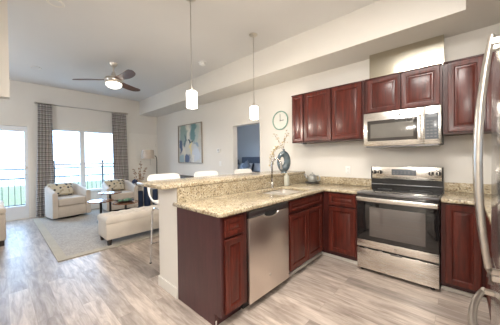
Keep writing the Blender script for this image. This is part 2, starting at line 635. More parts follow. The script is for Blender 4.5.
def thing(name, label, cat, loc=(0, 0, 0), rotz=0.0, group=None):
    o = bpy.data.objects.new(name, None)
    o.empty_display_size = 0.1
    COL.objects.link(o)
    o.location = loc
    o.rotation_euler = (0, 0, rotz)
    o['label'] = label
    o['category'] = cat
    if group:
        o['group'] = group
    ORG[o.name] = Vector(loc)
    return o


def tag(o, label, cat, group=None):
    o['label'] = label
    o['category'] = cat
    if group:
        o['group'] = group
    return o


def centre(o):
    """move a single-mesh thing's origin to the middle of its base"""
    vs = o.data.vertices
    lo = Vector((min(v.co.x for v in vs), min(v.co.y for v in vs), min(v.co.z for v in vs)))
    hi = Vector((max(v.co.x for v in vs), max(v.co.y for v in vs), max(v.co.z for v in vs)))
    c = Vector(((lo.x + hi.x) / 2, (lo.y + hi.y) / 2, lo.z))
    o.data.transform(Matrix.Translation(-c))
    o.location = o.location + c
    return o


def struct(name, bm, mat, parent=None, smooth=35):
    o = obj(name, bm, mat, parent, smooth)
    if parent is None:
        o['kind'] = 'structure'
    return o


def dup(root, loc, rotz=None, label=None):
    r = root.copy()
    COL.objects.link(r)
    r.location = loc
    if rotz is not None:
        r.rotation_euler = (0, 0, rotz)
    if label:
        r['label'] = label
    for ch in list(root.children):
        c = ch.copy()
        COL.objects.link(c)
        c.parent = r
        for g in list(ch.children):
            d = g.copy()
            COL.objects.link(d)
            d.parent = c
    return r


# ================================================================== THE SETTING
XF, XR, YB, YK, H, SZ = -6.405, 1.72, -5.3, 0.0, 3.096, 2.678
SY, SX = -0.548, 0.942          # soffit front lines
TW = 0.14                       # wall thickness
BY = 3.46                       # bedroom back wall
OPX0, OPX1, OPZ = -2.83, -2.02, 2.045

struct('floor', bx(XF - TW, XR + TW, YB - TW, BY + TW, -0.12, 0), 'floor')
struct('ceiling', bx(XF - TW, XR + TW, YB - TW, BY + TW, H, H + 0.12), 'ceil')

# window wall with balcony door, window and the bedroom window
DY0, DY1, DZ1 = -3.93, -3.005, 2.125
WY0, WY1, WZ0, WZ1 = -2.72, -1.16, 0.50, 2.085
holes = [rect(WY0, WY1, WZ0, WZ1), rect(1.2, 2.1, 0.8, 2.05)]
outer = [(YB - TW, 0), (DY0, 0), (DY0, DZ1), (DY1, DZ1), (DY1, 0), (BY + TW, 0), (BY + TW, H), (YB - TW, H)]
struct('wall_far', prism(nb(), outer, holes, XF - TW, XF, plane='YZ'), 'wall', smooth=0)
# kitchen wall with the bedroom opening
outer = [(XF, 0), (OPX0, 0), (OPX0, OPZ), (OPX1, OPZ), (OPX1, 0), (XR + TW, 0), (XR + TW, H), (XF, H)]
struct('wall_kitchen', prism(nb(), outer, [], 0.0, 0.12, plane='XZ'), 'wall', smooth=0)
struct('wall_right', bx(XR, XR + TW, YB - TW, 0.0, 0, H), 'wall')
struct('wall_back', bx(XF, XR, YB - TW, YB, 0, H), 'wall')
struct('wall_bedroom_back', bx(XF, 0.2, BY, BY + TW, 0, H), 'bluewall')
struct('wall_bedroom_right', bx(0.2, 0.2 + TW, 0.12, BY + TW, 0, H), 'bluewall')
# dropped soffit along the kitchen wall, turning over the fridge side
soff = [(XF, SY), (SX, SY), (SX, YB), (XR, YB), (XR, 0), (XF, 0)]
struct('trim_1', prism(nb(), soff, [], SZ, H), 'wall', smooth=0)
# header of the opening on the left
struct('wall_header', bx(-2.78, -2.66, YB, -3.40, 2.0, H), 'wall')
struct('wall_header_pier', bx(-2.78, -2.66, YB, -4.75, 0, 2.0), 'wall')
# unseen wall added left of the camera to block the entry fill
struct('wall_light_blocker', bx(-2.655, -0.25, -4.12, -4.0, 0, H), 'wall')
# half wall of the peninsula
PX0, PX1, PYE = -1.43, -1.067, -2.37
struct('wall_peninsula', bx(PX0, PX1, PYE, 0.0, 0, 1.048), 'wall')
# baseboards
struct('baseboard_peninsula', prism(nb(), [(PX0 - 0.013, 0), (PX0 - 0.013, PYE - 0.013), (PX1, PYE - 0.013), (PX1, PYE), (PX0, PYE), (PX0, 0)], [], 0, 0.10, 0.003), 'trim', smooth=0)
struct('baseboard_far', prism(nb(), rect(XF, XF + 0.013, DY1 + 0.07, -0.87), [], 0, 0.10, 0.003), 'trim', smooth=0)
struct('baseboard_kitchen', prism(nb(), rect(XF + 0.014, OPX0 - 0.02, -0.013, 0), [], 0, 0.10, 0.003), 'trim', smooth=0)
struct('baseboard_bedroom', prism(nb(), rect(XF, 0.2, BY - 0.013, BY), [], 0, 0.10, 0.003), 'trim', smooth=0)
# lining of the bedroom opening
tr = nb()
box(tr, OPX0, OPX0 + 0.018, -0.006, 0.126, 0, OPZ)
box(tr, OPX1 - 0.018, OPX1, -0.006, 0.126, 0, OPZ)
box(tr, OPX0 + 0.018, OPX1 - 0.018, -0.006, 0.126, OPZ - 0.018, OPZ)
struct('trim_2', tr, 'trim')


def ring(bm, y0, y1, z0, z1, w, x0, x1, wb=None):
    """a rectangular frame in a wall of constant x"""
    prism(bm, rect(y0, y1, z0, z1), [rect(y0 + w, y1 - w, z0 + (w if wb is None else wb), z1 - w)], x0, x1, plane='YZ')
    return bm


# living room window: two single-hung sashes side by side
win = struct('window_1', ring(nb(), WY0, WY1, WZ0, WZ1, 0.035, XF - 0.11, XF - 0.03), 'sash')
MUY = -2.0
obj('mullion', bx(XF - 0.11, XF - 0.02, MUY - 0.055, MUY + 0.055, WZ0 + 0.036, WZ1 - 0.036, 0.004), 'sash', win)
for (a, b) in ((WY0 + 0.035, MUY - 0.055), (MUY + 0.055, WY1 - 0.035)):
    obj('meeting_rail', bx(XF - 0.10, XF - 0.045, a + 0.001, b - 0.001, 1.19, 1.235), 'sash', win)
    obj('upper_pane', bx(XF - 0.082, XF - 0.078, a + 0.001, b - 0.001, 1.236, WZ1 - 0.036), 'glass', win)
    obj('lower_pane', bx(XF - 0.072, XF - 0.068, a + 0.001, b - 0.001, WZ0 + 0.036, 1.189), 'glass', win)
obj('window_sill', bx(XF - 0.03, XF + 0.03, WY0 - 0.03, WY1 + 0.03, WZ0 - 0.025, WZ0, 0.004), 'trim', win)
# balcony door
dr = struct('door_1', ring(nb(), DY0, DY1, 0.0, DZ1, 0.03, XF - 0.12, XF + 0.006, 0.015), 'trim')
cas = nb()
prism(cas, [(DY0 - 0.06, 0), (DY0, 0), (DY0, DZ1), (DY1, DZ1), (DY1, 0), (DY1 + 0.055, 0), (DY1 + 0.055, DZ1 + 0.055), (DY0 - 0.06, DZ1 + 0.055)], [], XF, XF + 0.012, plane='YZ')
obj('casing', cas, 'wall', dr, smooth=0)
obj('door_leaf', prism(nb(), rect(DY0 + 0.032, DY1 - 0.032, 0.018, DZ1 - 0.032), [rect(DY0 + 0.12, DY1 - 0.085, 0.30, DZ1 - 0.15)], XF - 0.075, XF - 0.03, plane='YZ'), 'sash', dr, smooth=0)
obj('door_glass', bx(XF - 0.055, XF - 0.05, DY0 + 0.121, DY1 - 0.086, 0.301, DZ1 - 0.151), 'glass', dr)
hd = nb()
cyl(hd, (XF - 0.03, DY1 - 0.058, 1.0), (XF + 0.02, DY1 - 0.058, 1.0), 0.012)
box(hd, XF + 0.012, XF + 0.028, DY1 - 0.16, DY1 - 0.05, 0.99, 1.01, 0.004)
cyl(hd, (XF - 0.03, DY1 - 0.058, 1.16), (XF - 0.005, DY1 - 0.058, 1.16), 0.026)
obj('door_handle', hd, 'nickel', dr)
# closet door
cl = struct('door_2', nb() if False else prism(nb(), [(-0.87, 0), (-0.80, 0), (-0.80, 2.03), (-0.06, 2.03), (-0.06, 0), (-0.004, 0), (-0.004, 2.10), (-0.87, 2.10)], [], XF, XF + 0.016, plane='YZ'), 'trim', smooth=0)
lf = bx(XF, XF + 0.010, -0.797, -0.063, 0.01, 2.027)
for z0, z1 in ((0.25, 0.95), (1.08, 1.89)):
    for y0, y1 in ((-0.68, -0.18),):
        prism(lf, rect(y0, y1, z0, z1), [rect(y0 + 0.03, y1 - 0.03, z0 + 0.03, z1 - 0.03)], XF + 0.010, XF + 0.016, plane='YZ')
obj('door_leaf', lf, 'trim', cl, smooth=0)
obj('door_hinge', bx(XF + 0.012, XF + 0.022, -0.066, -0.054, 1.72, 1.80), 'nickel', cl)
# bedroom window (lights the bedroom from its outside wall)
w2 = struct('window_2', ring(nb(), 1.2, 2.1, 0.8, 2.05, 0.04, XF - 0.11, XF - 0.03), 'sash')
obj('window_pane', bx(XF - 0.08, XF - 0.075, 1.241, 2.059, 0.841, 2.009), 'glass', w2)

# ================================================================== OUTSIDE
o = struct('floor_balcony', bx(-8.3, XF - TW - 0.005, -5.2, 0.4, -0.14, -0.02), 'concrete')
lw = struct('ground_lawn', bx(-24, -8.35, -40, 40, -0.7, -0.6), 'lawn')
struct('ground_pavement', bx(-90, -24.01, -80, 80, -0.7, -0.6), 'concrete')
rl = thing('balcony_railing', 'dark metal balcony railing with thin upright bars outside the windows', 'railing', (-8.2, -2.4, -0.02))
for zz in (1.06, 0.80, 0.06):
    obj('rail', bx(-8.22, -8.18, -5.1, 0.3, zz, zz + 0.035), 'rail', rl)
for k in range(5):
    y = -4.9 + k * 1.27
    obj('post', bx(-8.225, -8.175, y - 0.025, y + 0.025, -0.02, 1.32 if k in (2, 3) else 1.1), 'rail', rl)
for k in range(44):
    y = -5.0 + k * 0.12
    if min(abs(y - (-4.9 + q * 1.27)) for q in range(5)) > 0.045:
        obj('baluster', bx(-8.207, -8.193, y - 0.007, y + 0.007, 0.095, 0.80), 'rail', rl)

# ================================================================== KITCHEN CABINETS
FY = -0.61      # face of the range-wall cabinets
FXP = -0.437    # face of the peninsula cabinets
CT = 0.878      # top of the cabinets


def toe(root, x0, x1, y0, y1):
    obj('toe_kick', bx(x0, x1, y0, y1, 0.0005, 0.0995), 'cherry_side', root)
    if x1 - x0 < y1 - y0 and x1 < 0:
        obj('shoe_molding', bx(x1, x1 + 0.012, y0, y1, 0.0006, 0.038, 0.003), 'trim', root)
    else:
        obj('shoe_molding', bx(x0 + (0.012 if x0 < 0 else 0), x1, y0 - 0.012, y0, 0.0006, 0.038, 0.003), 'trim', root)


# narrow end cabinet
c = thing('base_cabinet', 'narrow one-door cherry base cabinet at the free end of the peninsula', 'cabinet', (-0.75, -2.22, 0), group=None)
obj('body', bx(-1.064, FXP, -2.350, -2.082, 0.10, CT), 'cherry_body', c)
ep = prism(nb(), [(-1.064, 0.001), (-0.52, 0.001), (-0.52, 0.10), (FXP, 0.10), (FXP, CT), (-1.064, CT)], [], -2.370, -2.351, plane='XZ')
obj('end_panel', ep, 'cherry_side', c, smooth=0)['label'] = 'plain dark end panel'
obj('drawer', panel_front(nb(), 'E', -2.335, -2.132, 0.712, 0.852, FXP + 0.001, rail=0.040), 'cherry', c)
obj('door', panel_front(nb(), 'E', -2.335, -2.132, 0.118, 0.690, FXP + 0.001, rail=0.050), 'cherry', c)
toe(c, -1.06, -0.515, -2.349, -2.083)
# sink base
c = thing('base_cabinet', 'two-door cherry sink cabinet between dishwasher and inside corner', 'cabinet', (-0.75, -1.05, 0))
sb = nb()
# an open-topped carcass, the sink hangs inside it
box(sb, -1.064, FXP - 0.02, -1.470, -1.452, 0.10, CT)
box(sb, -1.064, FXP - 0.02, -0.700, -0.682, 0.10, CT)
box(sb, -1.064, FXP - 0.02, -1.452, -0.700, 0.10, 0.118)
box(sb, FXP - 0.02, FXP, -1.470, -0.612, 0.10, CT)
obj('body', sb, 'cherry_body', c)
obj('false_drawer', panel_front(nb(), 'E', -1.432, -0.690, 0.745, 0.858, FXP + 0.001, rail=0.032), 'cherry', c)
obj('door', panel_front(nb(), 'E', -1.432, -1.058, 0.120, 0.710, FXP + 0.001), 'cherry', c)
obj('door', panel_front(nb(), 'E', -1.049, -0.690, 0.120, 0.710, FXP + 0.001), 'cherry', c)
toe(c, -1.06, -0.505, -1.470, -0.540)
# corner / left of range
c = thing('base_cabinet', 'cherry base cabinet with drawer over door, left of the oven range', 'cabinet', (-0.2, -0.31, 0))
obj('body', bx(FXP + 0.002, -0.003, FY, -0.003, 0.10, CT), 'cherry_body', c)
obj('drawer', panel_front(nb(), 'S', -0.360, -0.028, 0.712, 0.858, FY - 0.001, rail=0.040), 'cherry', c)
obj('door', panel_front(nb(), 'S', -0.360, -0.028, 0.118, 0.690, FY - 0.001), 'cherry', c)
toe(c, -0.503, -0.003, -0.539, -0.52)
# right of range
c = thing('base_cabinet', 'one-door cherry base cabinet right of the oven range', 'cabinet', (0.92, -0.31, 0))
obj('body', bx(0.764, 1.088, FY, -0.003, 0.10, CT), 'cherry_body', c)
obj('door', panel_front(nb(), 'S', 0.800, 1.045, 0.105, 0.858, FY - 0.001), 'cherry', c)
toe(c, 0.764, 1.147, -0.539, -0.52)
c = thing('base_cabinet', 'cherry base cabinet on the right wall, mostly hidden behind fridge handle', 'cabinet', (1.4, -1.1, 0))
obj('body', bx(1.090, 1.715, -1.575, -0.003, 0.10, CT), 'cherry_body', c)
obj('door', panel_front(nb(), 'W', -1.53, -1.10, 0.118, 0.858, 1.089), 'cherry', c)
obj('door', panel_front(nb(), 'W', -1.09, -0.66, 0.118, 0.858, 1.089), 'cherry', c)
obj('toe_kick', bx(1.16, 1.18, -1.575, -0.541, 0.0005, 0.0995), 'cherry_side', c)
obj('shoe_molding', bx(1.148, 1.16, -1.575, -0.553, 0.0006, 0.038, 0.003), 'trim', c)

# counters
SKX0, SKX1, SKY0, SKY1 = -0.945, -0.515, -1.43, -0.805


def rrect(x0, x1, y0, y1, r, n=5):
    pts = []
    for cx, cy, a0 in ((x1 - r, y1 - r, 0), (x0 + r, y1 - r, 90), (x0 + r, y0 + r, 180), (x1 - r, y0 + r, 270)):
        for k in range(n + 1):
            a = math.radians(a0 + 90 * k / n)
            pts.append((cx + r * math.cos(a), cy + r * math.sin(a)))
    return pts


ct = thing('countertop', 'speckled beige granite countertop with the sink, running along the peninsula', 'countertop', (-0.7, -1.2, CT + 0.001))
cb = nb()
prism(cb, [(-1.095, -2.402), (-0.43, -2.402), (-0.40, -2.372), (-0.40, -0.645), (-0.003, -0.645), (-0.003, -0.003), (-1.046, -0.003), (-1.046, -2.374), (-1.095, -2.374)],
      [rrect(SKX0, SKX1, SKY0, SKY1, 0.06)], CT + 0.001, 0.915, 0.010)
obj('counter_slab', cb, 'granite', ct)
obj('backsplash', bx(-1.044, -0.003, -0.022, -0.002, 0.9155, 1.018, 0.003), 'granite', ct)
obj('peninsula_splash', bx(-1.066, -1.047, -2.369, -0.003, 0.880, 1.048), 'granite', ct)
ct = thing('countertop', 'granite countertop piece right of the oven range, behind the fridge handle', 'countertop', (1.3, -0.5, CT + 0.001))
obj('counter_slab', prism(nb(), [(0.763, -0.645), (1.050, -0.645), (1.050, -1.578), (1.716, -1.578), (1.716, -0.003), (0.763, -0.003)], [], CT + 0.001, 0.915, 0.010), 'granite', ct)
obj('backsplash', bx(0.763, 1.696, -0.022, -0.002, 0.9155, 1.018, 0.003), 'granite', ct)
obj('backsplash', bx(1.698, 1.717, -1.578, -0.002, 0.9155, 1.018, 0.003), 'granite', ct)
# bar top
bar = obj('breakfast_bar', prism(nb(), [(-1.59, -2.53), (-1.04, -2.53), (-1.04, -0.003), (-1.59, -0.003)], [], 1.049, 1.089, 0.012), 'granite')
centre(tag(bar, 'raised granite breakfast bar slab on top of the half wall', 'bar counter'))

# ---- sink and faucet
sk = thing('kitchen_sink', 'undermount stainless double-bowl sink set in the peninsula counter', 'sink', (-0.735, -1.13, CT))


def bowl(x0, x1, y0, y1, zt, depth, r=0.05, wall=0.004):
    bm = nb()
    loops = []
    for ins, z, rr in ((-0.018, zt, r + 0.018), (0, zt, r), (0.006, zt - depth + 0.03, r), (0.03, zt - depth, r)):
        loops.append([bm.verts.new((x, y, z)) for x, y in rrect(x0 + ins, x1 - ins, y0 + ins, y1 - ins, rr)])
    for ins, z, rr in ((0.028, zt - depth - wall, r), (0.006 - wall, zt - depth + 0.03, r), (-wall, zt - wall, r), (-0.018, zt - wall, r + 0.018)):
        loops.append([bm.verts.new((x, y, z)) for x, y in rrect(x0 + ins, x1 - ins, y0 + ins, y1 - ins, rr)])
    n = len(loops[0])
    for a, b in zip(loops, loops[1:] + loops[:1]):
        if a is loops[3]:
            bm.faces.new(a)
            bm.faces.new(b)
            continue
        for k in range(n):
            bm.faces.new((a[k], a[(k + 1) % n], b[(k + 1) % n], b[k]))
    return bm


obj('bowl', bowl(SKX0 + 0.005, SKX1 - 0.005, SKY0 + 0.005, -1.148, CT - 0.001, 0.19), 'sinksteel', sk)
obj('bowl', bowl(SKX0 + 0.005, SKX1 - 0.005, -1.108, SKY1 - 0.005, CT - 0.001, 0.17), 'sinksteel', sk)
for yy in (-1.275, -0.98):
    obj('drain', lathe(nb(), [(0, 0.003), (0.035, 0.003), (0.04, 0)], (-0.735, yy, CT - (0.191 if yy < -1.1 else 0.171) + 0.001)), 'steel_dark', sk)
fc = thing('faucet', 'tall chrome gooseneck faucet behind the kitchen sink', 'faucet', (-0.993, -0.99, 0.9155))
obj('base', lathe(nb(), [(0, 0), (0.027, 0), (0.027, 0.008), (0.020, 0.014), (0.018, 0.07), (0.014, 0.08), (0, 0.08)], (-0.993, -0.99, 0.9158)), 'chrome', fc)
pts = [(-0.993, -0.99, 0.99), (-0.993, -0.99, 1.10), (-0.993, -0.99, 1.22)]
for k in range(1, 10):
    a = PI - PI * k / 9 * 1.02
    pts.append((-0.925 + 0.068 * math.cos(a), -0.99 + 0.02 * k / 9, 1.225 + 0.085 * math.sin(a)))
pts.append((-0.856, -0.968, 1.17))
obj('spout', tube(nb(), pts, [0.0140] * (len(pts) - 2) + [0.0145, 0.017], 12), 'faucetmetal', fc)
obj('lever', tube(nb(), [(-0.993, -1.006, 0.955), (-0.985, -1.05, 0.985), (-0.975, -1.085, 1.0)], [0.008, 0.006, 0.005], 8), 'chrome', fc)

# ---- dishwasher
dw = thing('dishwasher', 'stainless steel dishwasher built into the peninsula', 'dishwasher', (-0.75, -1.775, 0))
Y0, Y1 = -2.076, -1.476
obj('body', bx(-1.05, FXP - 0.002, Y0 + 0.004, Y1 - 0.004, 0.085, 0.872), 'black', dw)
obj('door_panel', bx(FXP - 0.001, FXP + 0.026, Y0, Y1, 0.075, 0.805, 0.005), 'steel_v', dw)
obj('control_panel', bx(FXP - 0.001, FXP + 0.026, Y0, Y1, 0.808, 0.868, 0.004), 'steel_dark', dw)
hh = nb()
pts = []
for k in range(9):
    a = PI * k / 8
    pts.append((FXP + 0.030 + 0.010 * math.sin(a), -1.776 - 0.105 * math.cos(a), 0.806 - 0.028 * math.sin(a)))
tube(hh, pts, 0.0065, 8)
obj('handle', hh, 'steel_v', dw)
obj('handle_pocket', prism(nb(), [(-1.872 + 0.024 * 0, 0.806), (-1.850, 0.786), (-1.776, 0.776), (-1.702, 0.786), (-1.680, 0.806), (-1.700, 0.830), (-1.852, 0.830)], [], FXP + 0.0262, FXP + 0.0275, plane='YZ'), 'black', dw)
bd = nb()
lathe(bd, [(0, 0.003), (0.013, 0.003), (0.015, 0.0)], (FXP + 0.0262, -1.79, 0.23), 20, axis='X')
obj('badge', bd, 'nickel', dw)
obj('toe_kick', bx(-0.60, -0.50, Y0 + 0.005, Y1 - 0.005, 0.0005, 0.083), 'black', dw)

# ---- range
rg = thing('oven_range', 'freestanding stainless electric range with black glass cooktop and oven door', 'range', (0.38, -0.33, 0))
R0, R1 = 0.003, 0.757
obj('body', bx(R0, R1, -0.635, -0.012, 0.028, 0.900), 'black', rg)
obj('cooktop', bx(R0 - 0.001, R1 + 0.001, -0.655, -0.075, 0.9005, 0.918, 0.004), 'blackglass', rg)
obj('cooktop_edge', bx(R0, R1, -0.668, -0.6555, 0.893, 0.917, 0.003), 'steel_dark', rg)
for (bxx, byy, br_) in ((0.20, -0.50, 0.10), (0.57, -0.50, 0.085), (0.20, -0.24, 0.075), (0.57, -0.24, 0.10)):
    rr = nb()
    tube(rr, [(bxx + br_ * math.cos(2 * PI * k / 40), byy + br_ * math.sin(2 * PI * k / 40), 0.9182) for k in range(40)], 0.0012, 6, closed=True)
    obj('burner_ring', rr, 'darkgrey', rg)
# back guard
obj('backguard_base', bx(R0, R1, -0.072, -0.014, 0.9005, 1.030), 'black', rg)
obj('backguard', bx(R0 + 0.012, R1 - 0.012, -0.088, -0.014, 1.031, 1.190, 0.006), 'steel', rg)
for x in (R0, R1 - 0.011):
    obj('end_cap', bx(x, x + 0.011, -0.090, -0.013, 1.031, 1.192, 0.004), 'black', rg)
obj('backguard_trim', bx(R0 + 0.004, R1 - 0.004, -0.100, -0.0885, 0.955, 0.968, 0.003), 'steel_dark', rg)
dsp = obj('display', bx(0.245, 0.505, -0.0905, -0.0885, 1.085, 1.160, 0.0005), 'mwpanel', rg)
for k in range(6):
    for zz in (1.102, 1.124):
        obj('key', bx(0.262 + k * 0.040, 0.282 + k * 0.040, -0.0916, -0.0907, zz, zz + 0.006), 'keys', dsp)
for x in (0.045, 0.112, 0.648, 0.716):
    kn = obj('knob', lathe(nb(), [(0, -0.030), (0.020, -0.030), (0.024, -0.024), (0.026, 0.0), (0, 0.0)], (x, -0.0885, 1.118), 20, axis='Y'), 'black', rg)
    obj('knob_grip', bx(x - 0.004, x + 0.004, -0.1275, -0.119, 1.098, 1.138, 0.0015), 'steel', kn)
# oven door
od = obj('oven_door', bx(R0 + 0.002, R1 - 0.002, -0.668, -0.637, 0.292, 0.890, 0.005), 'blackglass', rg)
obj('oven_window', bx(0.140, 0.650, -0.6700, -0.6685, 0.425, 0.755, 0.0005), 'ovenglass', od)
rk = nb()
for z in (0.50, 0.58, 0.66):
    box(rk, 0.17, 0.62, -0.6712, -0.6703, z, z + 0.0025)
obj('oven_rack_lines', rk, 'darkgrey', od)
obj('door_base_trim', bx(R0 + 0.003, R1 - 0.003, -0.6725, -0.6685, 0.293, 0.372, 0.001), 'steel', od)
hb = nb()
box(hb, R0 + 0.004, R1 - 0.004, -0.7150, -0.6850, 0.818, 0.868, 0.010, 3)
box(hb, R0 + 0.020, R0 + 0.050, -0.690, -0.6685, 0.825, 0.860)
box(hb, R1 - 0.050, R1 - 0.020, -0.690, -0.6685, 0.825, 0.860)
obj('door_handle', hb, 'steel', od)
lg = nb()
lathe(lg, [(0, -0.002), (0.013, -0.002), (0.015, 0.0)], (0.395, -0.6726, 0.333), 20, axis='Y')
obj('badge', lg, 'nickel', od)
sd = obj('storage_drawer', bx(R0 + 0.002, R1 - 0.002, -0.668, -0.637, 0.040, 0.272, 0.005), 'steel', rg)
obj('drawer_grip', bx(0.345, 0.455, -0.676, -0.6685, 0.262, 0.278, 0.003), 'steel_dark', sd)
for x in (0.04, 0.70):
    for y in (-0.60, -0.06):
        obj('foot', lathe(nb(), [(0, 0.0005), (0.018, 0.0005), (0.018, 0.0275), (0, 0.0275)], (x, y, 0), 12), 'black', rg)

# ---- upper cabinets
UZ0, UZ1, UY = 1.550, 2.298, -0.330


def upper(label, x0, x1, z0, z1, doors, rail=0.055):
    t = thing('wall_cabinet', label, 'cabinet', ((x0 + x1) / 2, -0.16, z0))
    obj('body', bx(x0, x1, UY, -0.002, z0, z1), 'cherry_body', t)
    for a, b in doors:
        obj('door', panel_front(nb(), 'S', a, b, z0 + 0.018, z1 - 0.018, UY - 0.001, rail=rail), 'cherry', t)
    obj('top_molding', bx(x0 + 0.0005, x1 - 0.0005, UY - 0.018, UY - 0.001, z1 - 0.016, z1, 0.003), 'cherry_body', t)
    return t


t = upper('narrow one-door cherry wall cabinet at the left end, beside the round clock', -1.086, -0.872, UZ0, UZ1, [(-1.070, -0.885)], 0.042)
for z in (UZ0 - 0.016,):
    obj('bumper', bx(-0.93, -0.89, -0.25, -0.22, z, UZ0 - 0.0005), 'espresso', t)
upper('two-door cherry wall cabinet left of the microwave', -0.870, -0.003, UZ0, UZ1, [(-0.855, -0.440), (-0.428, -0.036)])
upper('short two-door cherry wall cabinet above the microwave', 0.003, 0.761, 1.853, UZ1, [(0.033, 0.388), (0.398, 0.742)])
upper('tall cherry wall cabinet right of the microwave', 0.765, 1.715, UZ0, UZ1, [(0.806, 1.075), (1.087, 1.380), (1.392, 1.690)])

# panel above the microwave cabinet
ob = nb()
box(ob, -0.002, 0.765, -0.122, -0.110, UZ1 + 0.001, SZ - 0.001)
box(ob, -0.002, 0.010, -0.110, -0.002, UZ1 + 0.001, SZ - 0.001)
box(ob, 0.753, 0.765, -0.110, -0.002, UZ1 + 0.001, SZ - 0.001)
centre(tag(obj('duct_cover', ob, 'panel_steel'), 'shiny satin metal duct cover between cabinet tops and soffit', 'duct cover'))

# ---- microwave
mw = thing('microwave', 'stainless over-the-range microwave under the short cherry cabinet', 'microwave', (0.38, -0.2, 1.452))
MZ0, MZ1 = 1.452, 1.8515
obj('body', bx(0.006, 0.758, -0.372, -0.003, MZ0, MZ1), 'black', mw)
md = obj('door', bx(0.006, 0.612, -0.410, -0.374, MZ0, MZ1, 0.004), 'steel', mw)
obj('door_window', bx(0.050, 0.556, -0.4125, -0.4105, 1.510, 1.757, 0.0006), 'mwframe', md)
obj('inner_window', bx(0.085, 0.520, -0.4140, -0.4127, 1.545, 1.715, 0.0004), 'mwglass', md)
hm = nb()
pts = [(0.582, -0.412, 1.505), (0.582, -0.435, 1.525), (0.582, -0.445, 1.64), (0.582, -0.435, 1.745), (0.582, -0.412, 1.765)]
tube(hm, pts, 0.011, 10)
obj('handle', hm, 'steel', md)
obj('badge', lathe(nb(), [(0, -0.002), (0.011, -0.002), (0.013, 0.0)], (0.385, -0.4105, 1.800), 18, axis='Y'), 'darkgrey', md)
mc = obj('control_panel', bx(0.614, 0.758, -0.410, -0.374, MZ0, MZ1, 0.004), 'steel', mw)
mk = obj('keypad', bx(0.622, 0.736, -0.4125, -0.4105, 1.503, 1.775, 0.0006), 'mwpanel', mw)
for r in range(6):
    for q in range(3):
        obj('key', bx(0.636 + q * 0.032, 0.656 + q * 0.032, -0.4132, -0.4126, 1.525 + r * 0.033, 1.535 + r * 0.033), 'keys', mk)
obj('display', bx(0.634, 0.724, -0.4132, -0.4126, 1.735, 1.762), 'keys', mk)
obj('vent_grille', bx(0.03, 0.735, -0.385, -0.05, 1.436, 1.4515), 'steel_dark', mw)

# ---- refrigerator
fr = thing('refrigerator', 'tall stainless french-door refrigerator at the right edge with curved bar handles', 'refrigerator', (1.4, -2.30, 0))
FA, FB, FX = -2.760, -1.845, 1.024
obj('case', bx(FX + 0.075, 1.700, FA + 0.006, FB - 0.006, 0.02, 1.755), 'steel_dark', fr)
obj('left_door', bx(FX, FX + 0.07, (FA + FB) / 2 + 0.003, FB, 0.835, 1.775, 0.010), 'steel_fridge', fr)
obj('right_door', bx(FX, FX + 0.07, FA, (FA + FB) / 2 - 0.003, 0.835, 1.775, 0.010), 'steel_fridge', fr)
fd = obj('freezer_drawer', bx(FX, FX + 0.07, FA, FB, 0.10, 0.822, 0.010), 'steel_fridge', fr)
obj('kick_grille', bx(FX + 0.05, FX + 0.074, FA + 0.01, FB - 0.01, 0.002, 0.095), 'black', fr)
for y in (FA + 0.02, FB - 0.07):
    obj('hinge_cover', bx(FX + 0.02, FX + 0.17, y, y + 0.05, 1.776, 1.796, 0.004), 'darkgrey', fr)


def bow(p0, p1, depth, r0, r1, n=16):
    pts, rs = [], []
    for k in range(n + 1):
        t = k / n
        s = math.sin(PI * t)
        p = Vector(p0).lerp(Vector(p1), t)
        p.x -= depth * (1 - (2 * t - 1) ** 2)
        pts.append(p)
        rs.append(r0 + (r1 - r0) * s)
    return tube(nb(), pts, rs, 12)


MIDY = (FA + FB) / 2
for yy in (MIDY + 0.034, MIDY - 0.034):
    hn = bow((FX - 0.030, yy, 0.872), (FX - 0.030, yy, 1.740), 0.034, 0.009, 0.0125)
    for z in (0.895, 1.716):
        box(hn, FX - 0.03, FX - 0.0005, yy - 0.009, yy + 0.009, z - 0.009, z + 0.009)
    obj('door_handle', hn, 'nickel', fr)
hn = bow((FX - 0.032, FB - 0.15, 0.705), (FX - 0.032, FA + 0.15, 0.705), 0.045, 0.011, 0.0135)
for yy in (FB - 0.165, FA + 0.165):
    box(hn, FX - 0.034, FX - 0.0005, yy - 0.012, yy + 0.012, 0.696, 0.714)
obj('drawer_handle', hn, 'nickel', fd)

# ================================================================== COUNTER-TOP THINGS
BARZ = 1.0895
v = thing('vase', 'blue-grey glazed ring-shaped vase on the bar near the kitchen wall', 'vase', (-1.135, -0.50, BARZ))
vb = nb()
# an upright oval ring, thick below, its hole a little off centre
N, S = 40, 14
rings = []
ax = Vector((0.72, 0.69, 0)).normalized()     # the ring lies in the plane of this axis and z
nx = Vector((-ax.y, ax.x, 0))
for i in range(N):
    a = 2 * PI * i / N
    oc = Vector((0.108 * math.cos(a), 0.170 * math.sin(a)))
    ic = Vector((-0.024 + 0.029 * math.cos(a), 0.010 + 0.062 * math.sin(a)))
    mid = (oc + ic) / 2
    half = (oc - ic) / 2
    L = half.length
    rg_ = []
    for k in range(S):
        b = 2 * PI * k / S
        q = mid + half * math.cos(b)
        w = 0.050 * math.sin(b)
        rg_.append(vb.verts.new(Vector((-1.135, -0.50, BARZ + 0.172)) + ax * q.x + Vector((0, 0, q.y)) + nx * w))
    rings.append(rg_)
for i in range(N):
    a, b = rings[i], rings[(i + 1) % N]
    for k in range(S):
        vb.faces.new((a[k], a[(k + 1) % S], b[(k + 1) % S], b[k]))
obj('ring_body', vb, 'vaseglass', v)
obj('foot', lathe(nb(), [(0, 0), (0.052, 0), (0.048, 0.012), (0.040, 0.022), (0, 0.022)], (-1.135, -0.50, BARZ + 0.0005), 24, sx=1.0, sy=0.8), 'vaseglass', v)
obj('neck', lathe(nb(), [(0.020, 0.0), (0.017, 0.02), (0.021, 0.038), (0.017, 0.038), (0.013, 0.02), (0.014, 0.0)], (-1.135, -0.50, BARZ + 0.327), 16), 'vaseglass', v)


